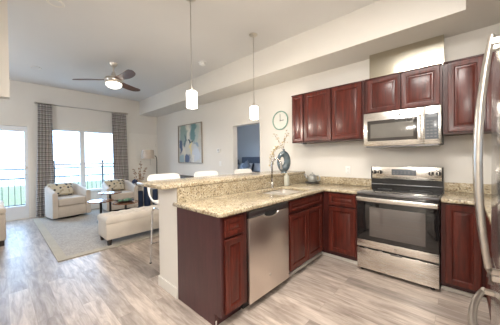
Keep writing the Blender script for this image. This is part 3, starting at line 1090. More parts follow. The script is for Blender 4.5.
def sprig(name, pts, label, group, n, size, mats, cat='branch', jit=0.030, rad=0.0025):
    t = thing(name, label, cat, pts[0], group=group)
    obj('stem', tube(nb(), pts, [rad * (1 - 0.5 * i / len(pts)) for i in range(len(pts))], 6), mats[0], t)
    bl = nb()
    P = [Vector(p) for p in pts]
    for k in range(n):
        f = 0.22 + 0.78 * (k + random.random()) / n
        s = f * (len(P) - 1)
        i = min(int(s), len(P) - 2)
        p = P[i].lerp(P[i + 1], s - i) + Vector((random.uniform(-jit, jit), random.uniform(-jit, jit), random.uniform(-jit, jit)))
        blob(bl, p, size * random.uniform(0.7, 1.2), 1, (1, 0.55, 0.8), Matrix.Rotation(random.random() * 6, 3, 'Z').to_euler())
    obj('blossoms' if cat == 'branch' else 'leaves', bl, mats[1], t)
    return t


vt = Vector((-1.135, -0.50, BARZ + 0.345))
G = 'blossom branches in the ring vase'
sprig('blossom_branch', [vt, vt + Vector((-0.03, -0.03, 0.10)), vt + Vector((-0.09, -0.06, 0.20)), vt + Vector((-0.13, -0.07, 0.26))],
      'bare-tipped blossom branch leaning left towards the clock', G, 22, 0.011, ('twig', 'bloom'))
sprig('blossom_branch', [vt, vt + Vector((0.01, 0.0, 0.10)), vt + Vector((0.03, 0.02, 0.20)), vt + Vector((0.05, 0.05, 0.29))],
      'blossom branch standing upright from the ring vase', G, 34, 0.012, ('twig', 'bloom'))
sprig('blossom_branch', [vt, vt + Vector((-0.05, -0.05, 0.06)), vt + Vector((-0.11, -0.09, 0.02)), vt + Vector((-0.15, -0.12, -0.10)), vt + Vector((-0.15, -0.12, -0.25))],
      'blossom branch drooping down the left side of the ring vase', G, 60, 0.015, ('twig', 'bloom'))

sp = thing('soap_bottle', 'pale grey upright bottle on the counter behind the sink', 'bottle', (-0.955, -0.69, 0.9155))
obj('bottle', bx(-0.985, -0.925, -0.722, -0.662, 0.9158, 1.065, 0.010, 3), 'soap', sp)
obj('cap', lathe(nb(), [(0, 0), (0.018, 0), (0.018, 0.02), (0.008, 0.024), (0.008, 0.034), (0, 0.034)], (-0.955, -0.692, 1.0652), 16), 'soap', sp)

kx, ky = -0.828, -0.165
tv = centre(tag(obj('trivet', lathe(nb(), [(0, 0), (0.102, 0), (0.106, 0.004), (0.106, 0.016), (0.100, 0.020), (0, 0.020)], (kx, ky, 0.9155), 32), 'black'), 'round black warmer base under the silver teapot', 'trivet'))
kt = thing('teapot', 'small silver teapot on a black base in the counter corner', 'teapot', (kx, ky, 0.936))
kz = 0.936
obj('pot_body', lathe(nb(), [(0, 0), (0.056, 0), (0.068, 0.020), (0.072, 0.048), (0.063, 0.085), (0.046, 0.108), (0.036, 0.114), (0, 0.114)], (kx, ky, kz), 32), 'kettle', kt)
ld = obj('lid', lathe(nb(), [(0, 0.0), (0.036, 0.0), (0.034, 0.010), (0.014, 0.018), (0.006, 0.020), (0.010, 0.032), (0.0, 0.038)], (kx, ky, kz + 0.1145), 24), 'kettle', kt)
obj('spout', tube(nb(), [(kx - 0.060, ky, kz + 0.040), (kx - 0.092, ky, kz + 0.058), (kx - 0.112, ky, kz + 0.090), (kx - 0.140, ky, kz + 0.116)], [0.024, 0.019, 0.015, 0.015], 10), 'kettle', kt)
obj('handle', tube(nb(), [(kx + 0.056, ky, kz + 0.090), (kx + 0.108, ky, kz + 0.108), (kx + 0.130, ky, kz + 0.070), (kx + 0.115, ky, kz + 0.030), (kx + 0.064, ky, kz + 0.020)], 0.012, 8), 'kettle', kt)

# ================================================================== ON THE WALLS
ck = thing('wall_clock', 'round wall clock with mint-green rim and pale face reading three', 'clock', (-1.535, -0.02, 2.00))
CX, CZ = -1.535, 2.000
cr = nb()
tube(cr, [(CX + 0.163 * math.cos(2 * PI * k / 48), -0.022, CZ + 0.163 * math.sin(2 * PI * k / 48)) for k in range(48)], 0.0105, 10, closed=True)
obj('rim', cr, 'teal', ck)
obj('face', lathe(nb(), [(0, -0.016), (0.158, -0.016), (0.160, -0.002), (0, -0.002)], (CX, 0, CZ), 48, axis='Y'), 'clockface', ck)
tk = nb()
for k in range(12):
    a = PI / 6 * k
    c0 = Vector((CX + 0.137 * math.sin(a), -0.0168, CZ + 0.137 * math.cos(a)))
    tube(tk, [c0, c0 + Vector((0.012 * math.sin(a), 0, 0.012 * math.cos(a)))], 0.0022, 5)
obj('hour_marks', tk, 'darkgrey', ck)
obj('hour_hand', bx(CX - 0.01, CX + 0.078, -0.0205, -0.0190, CZ - 0.005, CZ + 0.005), 'darkgrey', ck)
obj('minute_hand', bx(CX - 0.004, CX + 0.004, -0.0230, -0.0212, CZ - 0.015, CZ + 0.118), 'darkgrey', ck)

pa = thing('painting', 'abstract teal, cream and navy painting in a slim frame', 'painting', (-4.50, -0.02, 1.73))
cv = bx(-0.545, 0.545, 0.004, 0.017, -0.505, 0.505)
o = obj('canvas', cv, 'painting', pa, local=True, smooth=0)
fm = prism(nb(), rect(-0.562, 0.562, -0.522, 0.522), [rect(-0.546, 0.546, -0.506, 0.506)], -0.018, 0.0185, plane='XZ')
obj('frame', fm, 'frame', pa, local=True, smooth=0)

th = thing('thermostat', 'small white square thermostat on the wall beside the bedroom opening', 'thermostat', (-3.30, -0.01, 1.46))
obj('case', bx(-3.36, -3.245, -0.022, -0.001, 1.46, 1.55, 0.005), 'white', th)
obj('screen', bx(-3.325, -3.285, -0.0235, -0.0222, 1.505, 1.530), 'keys', th)


def plate(name, label, cat, x, z, kind):
    t = thing(name, label, cat, (x, -0.005, z - 0.058))
    obj('cover_plate', bx(x - 0.036, x + 0.036, -0.0065, -0.0005, z - 0.058, z + 0.058, 0.002), 'white', t)
    if kind == 'switch':
        obj('toggle', bx(x - 0.014, x + 0.014, -0.0125, -0.0067, z - 0.028, z + 0.028, 0.003), 'white', t)
    else:
        for dz in (-0.024, 0.024):
            s = bx(x - 0.016, x + 0.016, -0.0085, -0.0067, z + dz - 0.014, z + dz + 0.014, 0.0007)
            so = obj('socket', s, 'white', t)
            obj('slots', box(bx(x - 0.008, x - 0.005, -0.0092, -0.0086, z + dz - 0.006, z + dz + 0.006), x + 0.005, x + 0.008, -0.0092, -0.0086, z + dz - 0.006, z + dz + 0.006), 'darkgrey', so)


plate('light_switch', 'white light switch on the wall below the thermostat', 'light switch', -3.25, 1.20, 'switch')
plate('wall_outlet', 'white wall outlet above the counter, left of the oven range', 'outlet', -0.335, 1.125, 'outlet')

# ================================================================== CEILING
def pendant(x, y, label):
    t = thing('pendant_lamp', label, 'pendant lamp', (x, y, 1.875), group='pendant lamps over the bar')
    obj('canopy', lathe(nb(), [(0, -0.028), (0.030, -0.026), (0.060, -0.010), (0.062, -0.0005), (0, -0.0005)], (x, y, H), 24), 'nickel', t)
    obj('rod', tube(nb(), [(x, y, H - 0.026), (x, y, 2.125)], 0.0050, 8), 'rodgrey', t)
    obj('socket_cap', lathe(nb(), [(0, 0.055), (0.012, 0.055), (0.018, 0.040), (0.022, 0.020), (0.048, 0.008), (0.050, 0), (0, 0)], (x, y, 2.070), 20), 'nickel', t)
    obj('shade', lathe(nb(), [(0, 0.180), (0.054, 0.180), (0.060, 0.172), (0.060, 0.006), (0.055, 0), (0.051, 0.004), (0.051, 0.168), (0, 0.170)], (x, y, 1.888), 28), 'lampglass', t)
    l = bpy.data.lights.new('pendant_bulb', 'POINT')
    l.energy = 17
    l.color = (1.0, 0.90, 0.76)
    l.shadow_soft_size = 0.05
    lo = bpy.data.objects.new('pendant_bulb', l)
    COL.objects.link(lo)
    lo.location = (x, y, 1.80)
    return t


pendant(-1.30, -2.035, 'opal cylinder pendant lamp nearer the camera, on the longer-looking rod')
pendant(-1.31, -0.985, 'opal cylinder pendant lamp nearer the kitchen wall, in front of the bedroom opening')

fx, fy = -3.84, -2.03
fn = thing('ceiling_fan', 'three-blade brushed nickel ceiling fan with lit glass bowl', 'ceiling fan', (fx, fy, 2.62))
obj('canopy', lathe(nb(), [(0, -0.075), (0.030, -0.070), (0.062, -0.035), (0.070, -0.0005), (0, -0.0005)], (fx, fy, H), 28), 'nickel', fn)
obj('downrod', tube(nb(), [(fx, fy, H - 0.07), (fx, fy, 2.87)], 0.014, 12), 'nickel', fn)
obj('motor_housing', lathe(nb(), [(0, 0.20), (0.03, 0.195), (0.045, 0.13), (0.085, 0.105), (0.135, 0.095), (0.150, 0.065), (0.145, 0.03), (0.118, 0.0), (0, 0.0)], (fx, fy, 2.730), 36), 'nickel', fn)
obj('light_bowl', lathe(nb(), [(0, 0.0), (0.05, 0.004), (0.10, 0.025), (0.130, 0.060), (0.135, 0.085), (0.125, 0.094), (0, 0.094)], (fx, fy, 2.634), 32), 'fanglass', fn)
l = bpy.data.lights.new('fan_bulb', 'SPOT')
l.spot_size = math.radians(165)
l.spot_blend = 0.6
l.energy = 55
l.color = (1.0, 0.84, 0.64)
l.shadow_soft_size = 0.10
lo = bpy.data.objects.new('fan_bulb', l)
COL.objects.link(lo)
lo.location = (fx, fy, 2.55)
for i, a in enumerate((226, 5, 122)):
    bb = nb()
    n = 14
    top, bot = [], []
    ca, sa = math.cos(math.radians(a)), math.sin(math.radians(a))
    for k in range(n + 1):
        s = k / n
        r = 0.12 + s * 0.60
        wid = 0.046 + 0.034 * math.sin(PI * min(1, s * 1.05) * 0.75)
        if s > 0.86:
            wid *= math.sqrt(max(0.05, 1 - ((s - 0.86) / 0.145) ** 2))
        sweep = 0.035 * math.sin(PI * s)
        for side, lst in ((-1, bot), (1, top)):
            u = sweep + side * wid
            z = 2.795 - 0.22 * u
            x, y = fx + ca * r - sa * u, fy + sa * r + ca * u
            lst.append((bb.verts.new((x, y, z)), bb.verts.new((x, y, z - 0.008))))
    for k in range(n):
        A, B, C, D = bot[k], bot[k + 1], top[k + 1], top[k]
        bb.faces.new((A[0], B[0], C[0], D[0]))
        bb.faces.new((A[1], D[1], C[1], B[1]))
        bb.faces.new((A[0], A[1], B[1], B[0]))
        bb.faces.new((D[0], C[0], C[1], D[1]))
    bb.faces.new((bot[0][0], top[0][0], top[0][1], bot[0][1]))
    bb.faces.new((bot[n][0], bot[n][1], top[n][1], top[n][0]))
    obj('blade', bb, 'fanwood', fn)

for x, y, lab in ((-2.462, -3.03, 'round recessed ceiling light trim near the top left of the photo'), (-5.10, -2.98, 'small round ceiling speaker disc near the window wall')):
    t = thing('recessed_light' if x > -3 else 'ceiling_vent', lab, 'ceiling light' if x > -3 else 'vent', (x, y, H - 0.02))
    obj('trim_ring', lathe(nb(), [(0.060, -0.001), (0.080, -0.001), (0.082, -0.005), (0.078, -0.010), (0.064, -0.008), (0.060, -0.006)], (x, y, H), 32), 'trim', t)
    obj('lens', lathe(nb(), [(0, -0.004), (0.058, -0.006), (0.060, -0.001), (0, -0.001)], (x, y, H), 32), 'ceil', t)
t = thing('smoke_detector', 'white smoke detector on the ceiling beside the soffit', 'smoke detector', (-2.62, -0.93, H - 0.05))
obj('base_ring', lathe(nb(), [(0, -0.012), (0.075, -0.012), (0.078, -0.0005), (0, -0.0005)], (-2.62, -0.93, H), 28), 'white', t)
obj('sensor_dome', lathe(nb(), [(0, -0.06), (0.040, -0.058), (0.058, -0.045), (0.060, -0.030), (0.045, -0.0125), (0, -0.0125)], (-2.62, -0.93, H), 28), 'white', t)

# ================================================================== BAR STOOLS
def stool(loc, label):
    t = thing('bar_stool', label, 'bar stool', loc, group='white bar stools at the breakfast bar')
    # local: +x towards the bar, back at -x
    prof = [(0.22, 0.735), (0.205, 0.752), (0.12, 0.758), (0.0, 0.752), (-0.10, 0.755), (-0.165, 0.785), (-0.192, 0.83), (-0.212, 0.945), (-0.222, 1.06), (-0.226, 1.10), (-0.228, 1.125)]
    sm = nb()
    NW = 14
    rows = []
    for i, (x, z) in enumerate(prof):
        row = []
        for k in range(NW + 1):
            s = -1 + 2 * k / NW
            w = 0.225 if i < 6 else 0.240
            zz, xx = z, x
            if i >= 9:
                w = 0.240 - (0.010, 0.042)[i - 9]
            if i < 2:
                w = 0.225 - (0.03, 0.008)[i]
            e = max(0, abs(s) - 0.72) / 0.28
            if i < 7:
                zz += 0.045 * e * e * min(1, (i + 1) / 4)
            xx += 0.03 * e * e if i >= 5 else 0
            row.append(sm.verts.new((xx, s * w, zz)))
        rows.append(row)
    for ri, (a, b) in enumerate(zip(rows, rows[1:])):
        for k in range(NW):
            if ri in (5, 6) and 1 <= k < NW - 1:
                continue
            sm.faces.new((a[k], a[k + 1], b[k + 1], b[k]))
    so = obj('seat_shell', sm, 'shell', t, local=True, smooth=60)
    md_ = so.modifiers.new('thickness', 'SOLIDIFY')
    md_.thickness = 0.022
    md_.offset = -1
    sb_ = so.modifiers.new('round', 'SUBSURF')
    sb_.levels = sb_.render_levels = 1
    for s in (-1, 1):
        y = s * 0.195
        pts = [(0.20, y * 1.08, 0.012), (0.185, y * 1.04, 0.40), (0.175, y, 0.66), (0.150, y * 0.98, 0.705), (0.10, y * 0.97, 0.716), (-0.05, y * 0.97, 0.716), (-0.105, y * 0.98, 0.705), (-0.135, y, 0.66), (-0.150, y * 1.04, 0.40), (-0.170, y * 1.08, 0.012)]
        obj('leg_frame', tube(nb(), pts, 0.0115, 10), 'chrome', t, local=True)
        for fx_ in (0.20, -0.17):
            obj('foot_glide', lathe(nb(), [(0, 0.001), (0.015, 0.001), (0.015, 0.0115), (0, 0.0115)], (fx_, y * 1.08, 0), 12), 'black', t, local=True)
    obj('footrest', tube(nb(), [(0.189, -0.204, 0.29), (0.189, 0.204, 0.29)], 0.010, 10), 'chrome', t, local=True)
    obj('cross_bar', tube(nb(), [(-0.157, -0.205, 0.25), (-0.157, 0.205, 0.25)], 0.009, 10), 'chrome', t, local=True)
    return t


s0 = stool((-1.835, -2.000, 0), 'white low-back bar stool nearest the camera, its chrome leg in view')
dup(s0, (-1.85, -1.30, 0), 0.0, 'white low-back bar stool in the middle of the three, below the painting')
dup(s0, (-1.86, -0.465, 0), 0.0, 'white low-back bar stool in front of the bedroom opening')

# ================================================================== LIVING AREA
rug = thing('area_rug', 'beige woven area rug under the armchairs and storage ottoman', 'rug', (-4.5, -1.7, 0))
obj('pile', bx(-6.05, -3.065, -2.89, -0.62, 0.001, 0.010), 'rug', rug)
obj('binding', prism(nb(), rect(-6.155, -2.950, -2.995, -0.515), [rect(-6.0505, -3.0645, -2.8905, -0.6195)], 0.001, 0.011), 'rugedge', rug, smooth=0)


def armchair(loc, rotz, label):
    t = thing('armchair', label, 'armchair', loc, rotz, group='beige barrel armchairs by the window')
    # local: front at +x; plan is a rounded U
    NT = 36
    bm = nb()
    half, back, th_ = 0.36, 0.74, 0.095
    def plan(s, off):
        """s 0..1 from left arm front round the back to right arm front, off = inset from the outside"""
        w = half - off
        r = 0.30 - off if off < 0.2 else 0.1
        straight = 0.36
        L1 = straight
        corner = PI / 2 * r
        bk = 2 * (w - r)
        tot = 2 * L1 + 2 * corner + bk
        d = s * tot
        x_back = -back + off
        xs = x_back + r
        if d < L1:
            f = d / L1
            return Vector((0 + (xs - 0) * f, w))
        d -= L1
        if d < corner:
            a = d / r
            return Vector((xs - r * math.sin(a), w - r + r * math.cos(a)))
        d -= corner
        if d < bk:
            return Vector((x_back, w - r - d))
        d -= bk
        if d < corner:
            a = d / r
            return Vector((xs - r * math.cos(a), -(w - r) - r * math.sin(a)))
        d -= corner
        f = min(1, d / L1)
        return Vector((xs * (1 - f), -w))
    rings = []
    for i in range(NT + 1):
        s = i / NT
        o_, n_ = plan(s, 0.0), plan(s, th_)
        k = math.sin(PI * s)
        zt = 0.615 + 0.155 * min(1, (k ** 1.4) * 1.05)
        prof = [(0.0, 0.065), (0.0, zt - 0.035), (0.12, zt - 0.010), (0.38, zt), (0.62, zt), (0.88, zt - 0.010), (1.0, zt - 0.035), (1.0, 0.065)]
        rings.append([bm.verts.new((*(o_.lerp(n_, f)), z)) for f, z in prof])
    n = len(rings[0])
    for a, b in zip(rings, rings[1:]):
        for k in range(n):
            bm.faces.new((a[k], a[(k + 1) % n], b[(k + 1) % n], b[k]))
    bm.faces.new(rings[0])
    bm.faces.new(rings[-1][::-1])
    obj('shell', bm, 'beige', t, local=True, smooth=50)
    obj('front_rail', bx(-0.60, -0.006, -0.264, 0.264, 0.065, 0.300, 0.012), 'beige', t, local=True)
    obj('seat_cushion', bx(-0.58, 0.010, -0.262, 0.262, 0.302, 0.475, 0.035, 4), 'beige', t, local=True)
    obj('swivel_base', lathe(nb(), [(0, 0.0115), (0.27, 0.0115), (0.27, 0.064), (0, 0.064)], (-0.36, 0, 0), 32), 'espresso', t, local=True)
    return t


def pillow(bm, w, h, t, n=14):
    for side in (-1, 1):
        g = []
        for i in range(n + 1):
            row = []
            for k in range(n + 1):
                u, v_ = -1 + 2 * i / n, -1 + 2 * k / n
                th_ = t * (max(0, (1 - u ** 4) * (1 - v_ ** 4))) ** 0.55
                sh = 1 - 0.07 * (u * u + v_ * v_ - u * u * v_ * v_ * 1.6)
                row.append(bm.verts.new((side * th_ / 2, u * w / 2 * sh, v_ * h / 2 * sh)))
            g.append(row)
        for i in range(n):
            for k in range(n):
                bm.faces.new((g[i][k], g[i + 1][k], g[i + 1][k + 1], g[i][k + 1]))
    bmesh.ops.remove_doubles(bm, verts=list(bm.verts), dist=1e-5)
    return bm


A1 = (-5.58, -2.375, 0)
R1_ = math.radians(9)
A2 = (-5.45, -1.37, 0)
R2_ = math.radians(-3)
armchair(A1, R1_, 'beige barrel armchair nearer the balcony door')
armchair(A2, R2_, 'beige barrel armchair behind the round tables, nearer the floor lamp')


def place_pillow(base, rz, label):
    bm = pillow(nb(), 0.50, 0.32, 0.14)
    o = obj('throw_pillow', bm, 'dots', smooth=80)
    o.location = Vector(base) + Matrix.Rotation(rz, 3, 'Z') @ Vector((-0.46, -0.07, 0.640))
    o.rotation_euler = (0, math.radians(-20), rz)
    tag(o, label, 'pillow', 'dotted pillows on the armchairs')


place_pillow(A1, R1_, 'dotted cream pillow on the armchair nearer the balcony door')
place_pillow(A2, R2_, 'dotted cream pillow on the armchair behind the round tables')

# tiered round table
tt = thing('coffee_table', 'coffee table of three round wood tops at different heights on black posts', 'table', (-4.66, -1.85, 0.0115))
for (x, y, z, r) in ((-4.85, -1.835, 0.573, 0.225), (-4.62, -2.075, 0.455, 0.232), (-4.50, -1.638, 0.376, 0.260)):
    obj('round_top', lathe(nb(), [(0, 0), (r - 0.006, 0), (r, 0.006), (r, 0.018), (r - 0.004, 0.022), (0, 0.022)], (x, y, z), 40), 'walnut', tt)
    obj('post', tube(nb(), [(x, y, 0.026), (x, y, z - 0.0005)], 0.022, 12), 'blackmetal', tt)
bs = nb()
for (x, y) in ((-4.85, -1.847), (-4.62, -2.080), (-4.50, -1.638)):
    d = Vector((x + 4.66, y + 1.85, 0))
    a, b = _frame(d)
lathe(bs, [(0, 0.0), (0.285, 0.0), (0.29, 0.006), (0.285, 0.013), (0, 0.013)], (-4.66, -1.85, 0.0118), 40)
obj('base_plate', bs, 'blackmetal', tt)
# green arrangement on the lowest top
pl = thing('table_planter', 'shallow dark dish of green succulents on the lowest round top', 'planter', (-4.52, -1.64, 0.3985))
obj('dish', lathe(nb(), [(0, 0.0), (0.10, 0.0), (0.16, 0.018), (0.185, 0.034), (0.178, 0.034), (0.15, 0.022), (0.09, 0.010), (0, 0.010)], (-4.52, -1.64, 0.3985), 32, sx=0.8, sy=1.0), 'black', pl)
gb = nb()
for k in range(26):
    a, r = random.random() * 6.28, math.sqrt(random.random()) * 0.12
    blob(gb, (-4.52 + r * math.cos(a) * 0.75, -1.64 + r * math.sin(a), 0.430 + random.uniform(-0.008, 0.022)), 0.026, 1, (1, 0.6, 0.7), Matrix.Rotation(random.random() * 6, 3, 'Z').to_euler())
obj('succulents', gb, 'green', pl)

# storage ottoman
ot = thing('storage_ottoman', 'cream tufted storage bench ottoman with dark feet on the rug', 'ottoman', (-3.26, -1.80, 0.0115))
OX0, OX1, OY0, OY1 = -3.485, -3.035, -2.415, -1.17
obj('box', bx(OX0, OX1, OY0, OY1, 0.100, 0.346, 0.012, 3), 'cream', ot)
lid = nb()
NX, NY = 22, 56
dim = []
for j in range(7):
    for i in range(3):
        dim.append((OX0 + 0.225 + (i - 1) * 0.14, OY0 + 0.09 + j * 0.178 - (0 if i == 1 else 0)))
for j in range(6):
    for i in (-0.5, 0.5):
        dim.append((OX0 + 0.225 + i * 0.14, OY0 + 0.09 + (j + 0.5) * 0.178))
g = []
for i in range(NX + 1):
    row = []
    for k in range(NY + 1):
        x, y = OX0 - 0.006 + (OX1 - OX0 + 0.012) * i / NX, OY0 - 0.006 + (OY1 - OY0 + 0.012) * k / NY
        e = min(x - OX0 + 0.006, OX1 + 0.006 - x, y - OY0 + 0.006, OY1 + 0.006 - y)
        z = 0.400 + 0.052 * min(1, (max(0, e) / 0.06)) ** 0.5
        dd = min((x - a) ** 2 + (y - b) ** 2 for a, b in dim)
        z -= 0.034 * math.exp(-dd / 0.0014)
        row.append(lid.verts.new((x, y, z)))
    g.append(row)
for i in range(NX):
    for k in range(NY):
        lid.faces.new((g[i][k], g[i + 1][k], g[i + 1][k + 1], g[i][k + 1]))
bound = [g[i][0] for i in range(NX + 1)] + [g[NX][k] for k in range(1, NY + 1)] + [g[i][NY] for i in range(NX - 1, -1, -1)] + [g[0][k] for k in range(NY - 1, 0, -1)]
low = [lid.verts.new((v_.co.x, v_.co.y, 0.350)) for v_ in bound]
for k in range(len(bound)):
    k2 = (k + 1) % len(bound)
    lid.faces.new((bound[k], bound[k2], low[k2], low[k]))
lid.faces.new(low)
ld = obj('lid', lid, 'cream', ot, smooth=60)
for x in (OX0 + 0.045, OX1 - 0.045):
    for y in (OY0 + 0.05, OY1 - 0.05):
        ft = nb()
        r = bmesh.ops.create_cone(ft, cap_ends=True, segments=4, radius1=0.030, radius2=0.042, depth=0.087)
        bmesh.ops.rotate(ft, verts=list(ft.verts), cent=(0, 0, 0), matrix=Matrix.Rotation(PI / 4, 3, 'Z'))
        bmesh.ops.translate(ft, verts=list(ft.verts), vec=(x, y, 0.0118 + 0.0435))
        obj('foot', ft, 'espresso', ot, smooth=0)

# sofa whose end shows at the left edge
sf = thing('sofa', 'beige sofa cut off by the left edge of the photo', 'sofa', (-4.8, -3.9, 0))
obj('base', bx(-5.35, -4.30, -4.35, -3.430, 0.09, 0.50, 0.02, 3), 'beige', sf)
obj('arm', bx(-4.54, -4.295, -4.35, -3.425, 0.502, 0.590, 0.03, 3), 'cream', sf)
obj('seat_cushion', bx(-5.34, -4.545, -4.10, -3.440, 0.502, 0.60, 0.03, 3), 'cream', sf)
obj('back', bx(-5.35, -4.545, -4.35, -4.105, 0.502, 0.86, 0.03, 3), 'beige', sf)
for x in (-5.29, -4.38):
    for y in (-4.30, -3.48):
        obj('foot', bx(x - 0.03, x + 0.03, y - 0.03, y + 0.03, 0.001, 0.0895), 'espresso', sf)

# curtains and rod
rod = thing('curtain_rod', 'slim brushed metal curtain rod above the window', 'curtain rod', (XF + 0.09, -1.9, 2.62))
RX = XF + 0.085
obj('pole', tube(nb(), [(RX, -2.88, 2.645), (RX, -0.945, 2.645)], 0.016, 12), 'nickel', rod)
for y in (-2.895, -0.930):
    obj('finial', blob(nb(), (RX, y, 2.645), 0.026, 2), 'nickel', rod)
for y in (-2.87, -0.960):
    b = bx(XF + 0.0005, XF + 0.008, y - 0.02, y + 0.02, 2.60, 2.69)
    cyl(b, (XF + 0.008, y, 2.645), (RX - 0.0165, y, 2.645), 0.008)
    obj('bracket', b, 'nickel', rod)


def curtain(y0, y1, label, folds, y0b, y1b):
    bm = nb()
    uvl = bm.loops.layers.uv.new('UVMap')
    NU, NV = folds * 10, 24
    g = []
    for j in range(NV + 1):
        f = j / NV
        z = 2.628 - f * (2.628 - 0.020)
        row = []
        for i in range(NU + 1):
            u = i / NU
            ph = 2 * PI * folds * u
            a = y0 + (y0b - y0) * f ** 1.2
            b = y1 + (y1b - y1) * f ** 1.2
            y = a + (b - a) * u + 0.010 * math.sin(2 * ph + 0.4)
            amp = 0.022 + 0.016 * f
            x = RX - 0.0 + (0.028 if f < 0.02 else 0.0) * 0 + amp * math.sin(ph) * (1 + 0.25 * math.sin(3.1 * u * folds))
            row.append((bm.verts.new((x, y, z)), u, 1 - f))
        g.append(row)
    for j in range(NV):
        for i in range(NU):
            q = (g[j][i], g[j][i + 1], g[j + 1][i + 1], g[j + 1][i])
            f = bm.faces.new([v_[0] for v_ in q])
            for lp, v_ in zip(f.loops, q):
                lp[uvl].uv = (v_[1], v_[2])
    o = obj('curtain', bm, 'curtain', smooth=180, recalc=False)
    s = o.modifiers.new('thickness', 'SOLIDIFY')
    s.thickness = 0.003
    tag(o, label, 'curtain', 'plaid curtains at the window')
    centre(o)


curtain(-2.862, -2.605, 'grey plaid curtain panel left of the window, beside the balcony door', 5, -2.93, -2.60)
curtain(-1.335, -0.965, 'grey plaid curtain panel right of the window, beside the closet door', 6, -1.32, -0.90)

# floor lamp
lp = thing('floor_lamp', 'floor lamp with a drum linen shade hung off its dark pole', 'floor lamp', (-5.45, -0.48, 0))
LX, LY = -5.45, -0.48
obj('base', lathe(nb(), [(0, 0.001), (0.14, 0.001), (0.14, 0.016), (0.03, 0.028), (0, 0.028)], (LX, LY, 0), 28), 'blackmetal', lp)
SXc, SYc = -5.47, -0.715
obj('pole', tube(nb(), [(LX, LY, 0.026), (LX, LY, 1.30), (LX, LY - 0.005, 1.36), (LX - 0.005, LY - 0.03, 1.405), (SXc, SYc + 0.06, 1.43), (SXc, SYc + 0.015, 1.44), (SXc, SYc, 1.47), (SXc, SYc, 1.575)], 0.012, 10), 'blackmetal', lp)
obj('shade', lathe(nb(), [(0.168, 0.0), (0.150, 0.240), (0.147, 0.240), (0.165, 0.0)], (SXc, SYc, 1.335), 32), 'shade', lp)
sh = nb()
for k in range(3):
    a = 2 * PI * k / 3
    tube(sh, [(SXc, SYc, 1.565), (SXc + 0.148 * math.cos(a), SYc + 0.148 * math.sin(a), 1.565)], 0.003, 6)
obj('shade_spider', sh, 'blackmetal', lp)
obj('bulb', blob(nb(), (SXc + 0.05, SYc, 1.50), 0.032, 2, (1, 1, 1.3)), 'white', lp)
obj('pull_chain', tube(nb(), [(SXc + 0.02, SYc + 0.05, 1.46), (SXc + 0.02, SYc + 0.05, 1.16)], 0.003, 6), 'blackmetal', lp)

# tall navy vases with dried branches
def tall_vase(x, y, r, h, label):
    o = obj('floor_vase', lathe(nb(), [(0, 0.001), (r * 0.82, 0.001), (r * 0.9, 0.02), (r, h * 0.5), (r * 0.96, h - 0.02), (r, h), (r * 0.86, h), (r * 0.84, h - 0.05), (r * 0.8, 0.03), (0, 0.03)], (x, y, 0), 28), 'navy')
    centre(tag(o, label, 'vase', 'tall navy floor vases by the lamp'))


tall_vase(-5.60, -0.895, 0.080, 0.45, 'navy floor vase holding the dried branches, leftmost of the three')
tall_vase(-5.50, -0.740, 0.090, 0.58, 'tallest navy floor vase, between the branches and bar end')
tall_vase(-5.30, -0.610, 0.070, 0.49, 'navy floor vase showing under the bar beside the stool')
bp = Vector((-5.60, -0.895, 0.43))
G = 'dried branches in the floor vase'
labs = ['dried leafy branch leaning left out of the navy vase', 'tallest dried branch rising straight up from navy vase', 'dried branch leaning right from the navy vase', 'short dried branch at the front of the navy vase']
for k, (dx, dy, h) in enumerate(((-0.02, -0.10, 0.62), (0.0, 0.02, 0.80), (0.03, 0.11, 0.66), (0.06, -0.02, 0.52))):
    sprig('dried_branch', [bp + Vector((dx * 0.2, dy * 0.2, -0.05)), bp + Vector((dx * 0.4, dy * 0.5, h * 0.4)), bp + Vector((dx, dy, h * 0.75)), bp + Vector((dx * 1.3, dy * 1.3, h))], labs[k], G, 30, 0.020, ('twig', 'driedleaf'), 'dried branch', 0.035, 0.004)
nf = thing('navy_flower', 'round navy flower head left of the dried branches', 'flower', bp + Vector((0, -0.03, 0.02)))
obj('stem', tube(nb(), [bp + Vector((0, -0.03, 0.02)), bp + Vector((0.0, -0.07, 0.15)), bp + Vector((0.0, -0.12, 0.27))], 0.004, 6), 'twig', nf)
pb = nb()
for k in range(22):
    a, e = random.random() * 6.28, random.uniform(-1.2, 1.2)
    blob(pb, bp + Vector((0.0 + 0.055 * math.cos(a) * math.cos(e), -0.12 + 0.055 * math.sin(a) * math.cos(e), 0.29 + 0.05 * math.sin(e))), 0.026, 1)
obj('petals', pb, 'navyflower', nf)

# dark console against the kitchen wall
cs = thing('console_table', 'low dark console table under the painting, glimpsed between stool backs', 'console table', (-4.4, -0.22, 0))
obj('tabletop', bx(-5.02, -3.70, -0.42, -0.03, 0.825, 0.865, 0.004), 'espresso', cs)
obj('apron', bx(-4.96, -3.76, -0.39, -0.05, 0.735, 0.824), 'espresso', cs)
for x in (-4.985, -3.785):
    for y in (-0.39, -0.095):
        obj('leg', bx(x, x + 0.05, y, y + 0.05, 0.001, 0.734), 'espresso', cs)

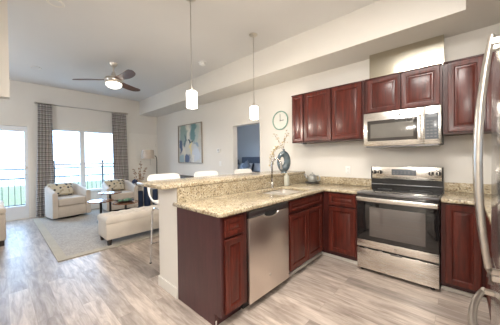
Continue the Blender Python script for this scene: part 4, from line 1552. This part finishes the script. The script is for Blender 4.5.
# ================================================================== BEDROOM
bd = thing('bed', 'bed with slate-blue headboard seen through the bedroom opening', 'bed', (-5.1, 2.5, 0))
obj('headboard', bx(-5.89, -4.33, 3.36, 3.44, 0.0, 1.36, 0.015), 'headboard', bd)
hp = nb()
for k in range(3):
    x = -5.82 + k * 0.49
    box(hp, x, x + 0.46, 3.345, 3.3595, 0.80, 1.31, 0.006)
obj('headboard_panel', hp, 'headboard', bd)
obj('bed_base', bx(-5.86, -4.36, 1.40, 3.355, 0.12, 0.42), 'headboard', bd)
obj('mattress', bx(-5.87, -4.35, 1.40, 3.34, 0.421, 0.78, 0.06, 3), 'bedding', bd)
for x in (-5.80, -4.50):
    for y in (1.46, 3.2):
        obj('foot', bx(x, x + 0.08, y, y + 0.08, 0.001, 0.1195), 'espresso', bd)


def bed_pillow(x, y, w, h, t, ry, mat, label, rollx=0.0):
    o = obj('bed_pillow', pillow(nb(), w, h, t), mat, smooth=80)
    o.rotation_euler = (rollx, 0, 0)
    o.rotation_euler = (Matrix.Rotation(math.radians(-90), 3, 'Z') @ Matrix.Rotation(ry, 3, 'Y') @ Matrix.Rotation(rollx, 3, 'X')).to_euler()
    o.location = (x, y, 0.0)
    bpy.context.view_layer.update()
    zmin = min((o.matrix_world @ v_.co).z for v_ in o.data.vertices)
    o.location.z = 0.783 - zmin
    tag(o, label, 'pillow', 'pillows on the bed')


bed_pillow(-5.50, 3.20, 0.68, 0.36, 0.15, math.radians(-16), 'bedding', 'pale bed pillow leaning on the left of the headboard')
bed_pillow(-4.75, 3.20, 0.68, 0.36, 0.15, math.radians(-16), 'bedding', 'pale bed pillow leaning on the right of the headboard')
bed_pillow(-5.22, 2.93, 0.36, 0.36, 0.13, math.radians(-18), 'bluepillow', 'blue-grey square cushion standing on its corner on the bed', math.radians(45))
ns = thing('nightstand', 'dark nightstand left of the bed, seen through the opening', 'nightstand', (-6.13, 3.2, 0))
obj('cabinet', bx(-6.37, -5.91, 3.02, 3.44, 0.06, 0.78, 0.005), 'headboard', ns)
for z0 in (0.10, 0.43):
    obj('drawer', bx(-6.34, -5.94, 3.004, 3.0195, z0, z0 + 0.30, 0.003), 'headboard', ns)
tl = thing('table_lamp', 'small dark-shaded table lamp on the bedroom nightstand', 'table lamp', (-6.05, 3.2, 0.781))
obj('base', lathe(nb(), [(0, 0), (0.06, 0), (0.055, 0.02), (0.02, 0.05), (0.035, 0.12), (0.012, 0.2), (0.008, 0.30), (0, 0.30)], (-6.05, 3.2, 0.7812), 20), 'headboard', tl)
obj('shade', lathe(nb(), [(0.13, 0.0), (0.10, 0.22), (0.097, 0.22), (0.127, 0.0)], (-6.05, 3.2, 1.05), 24), 'headboard', tl)
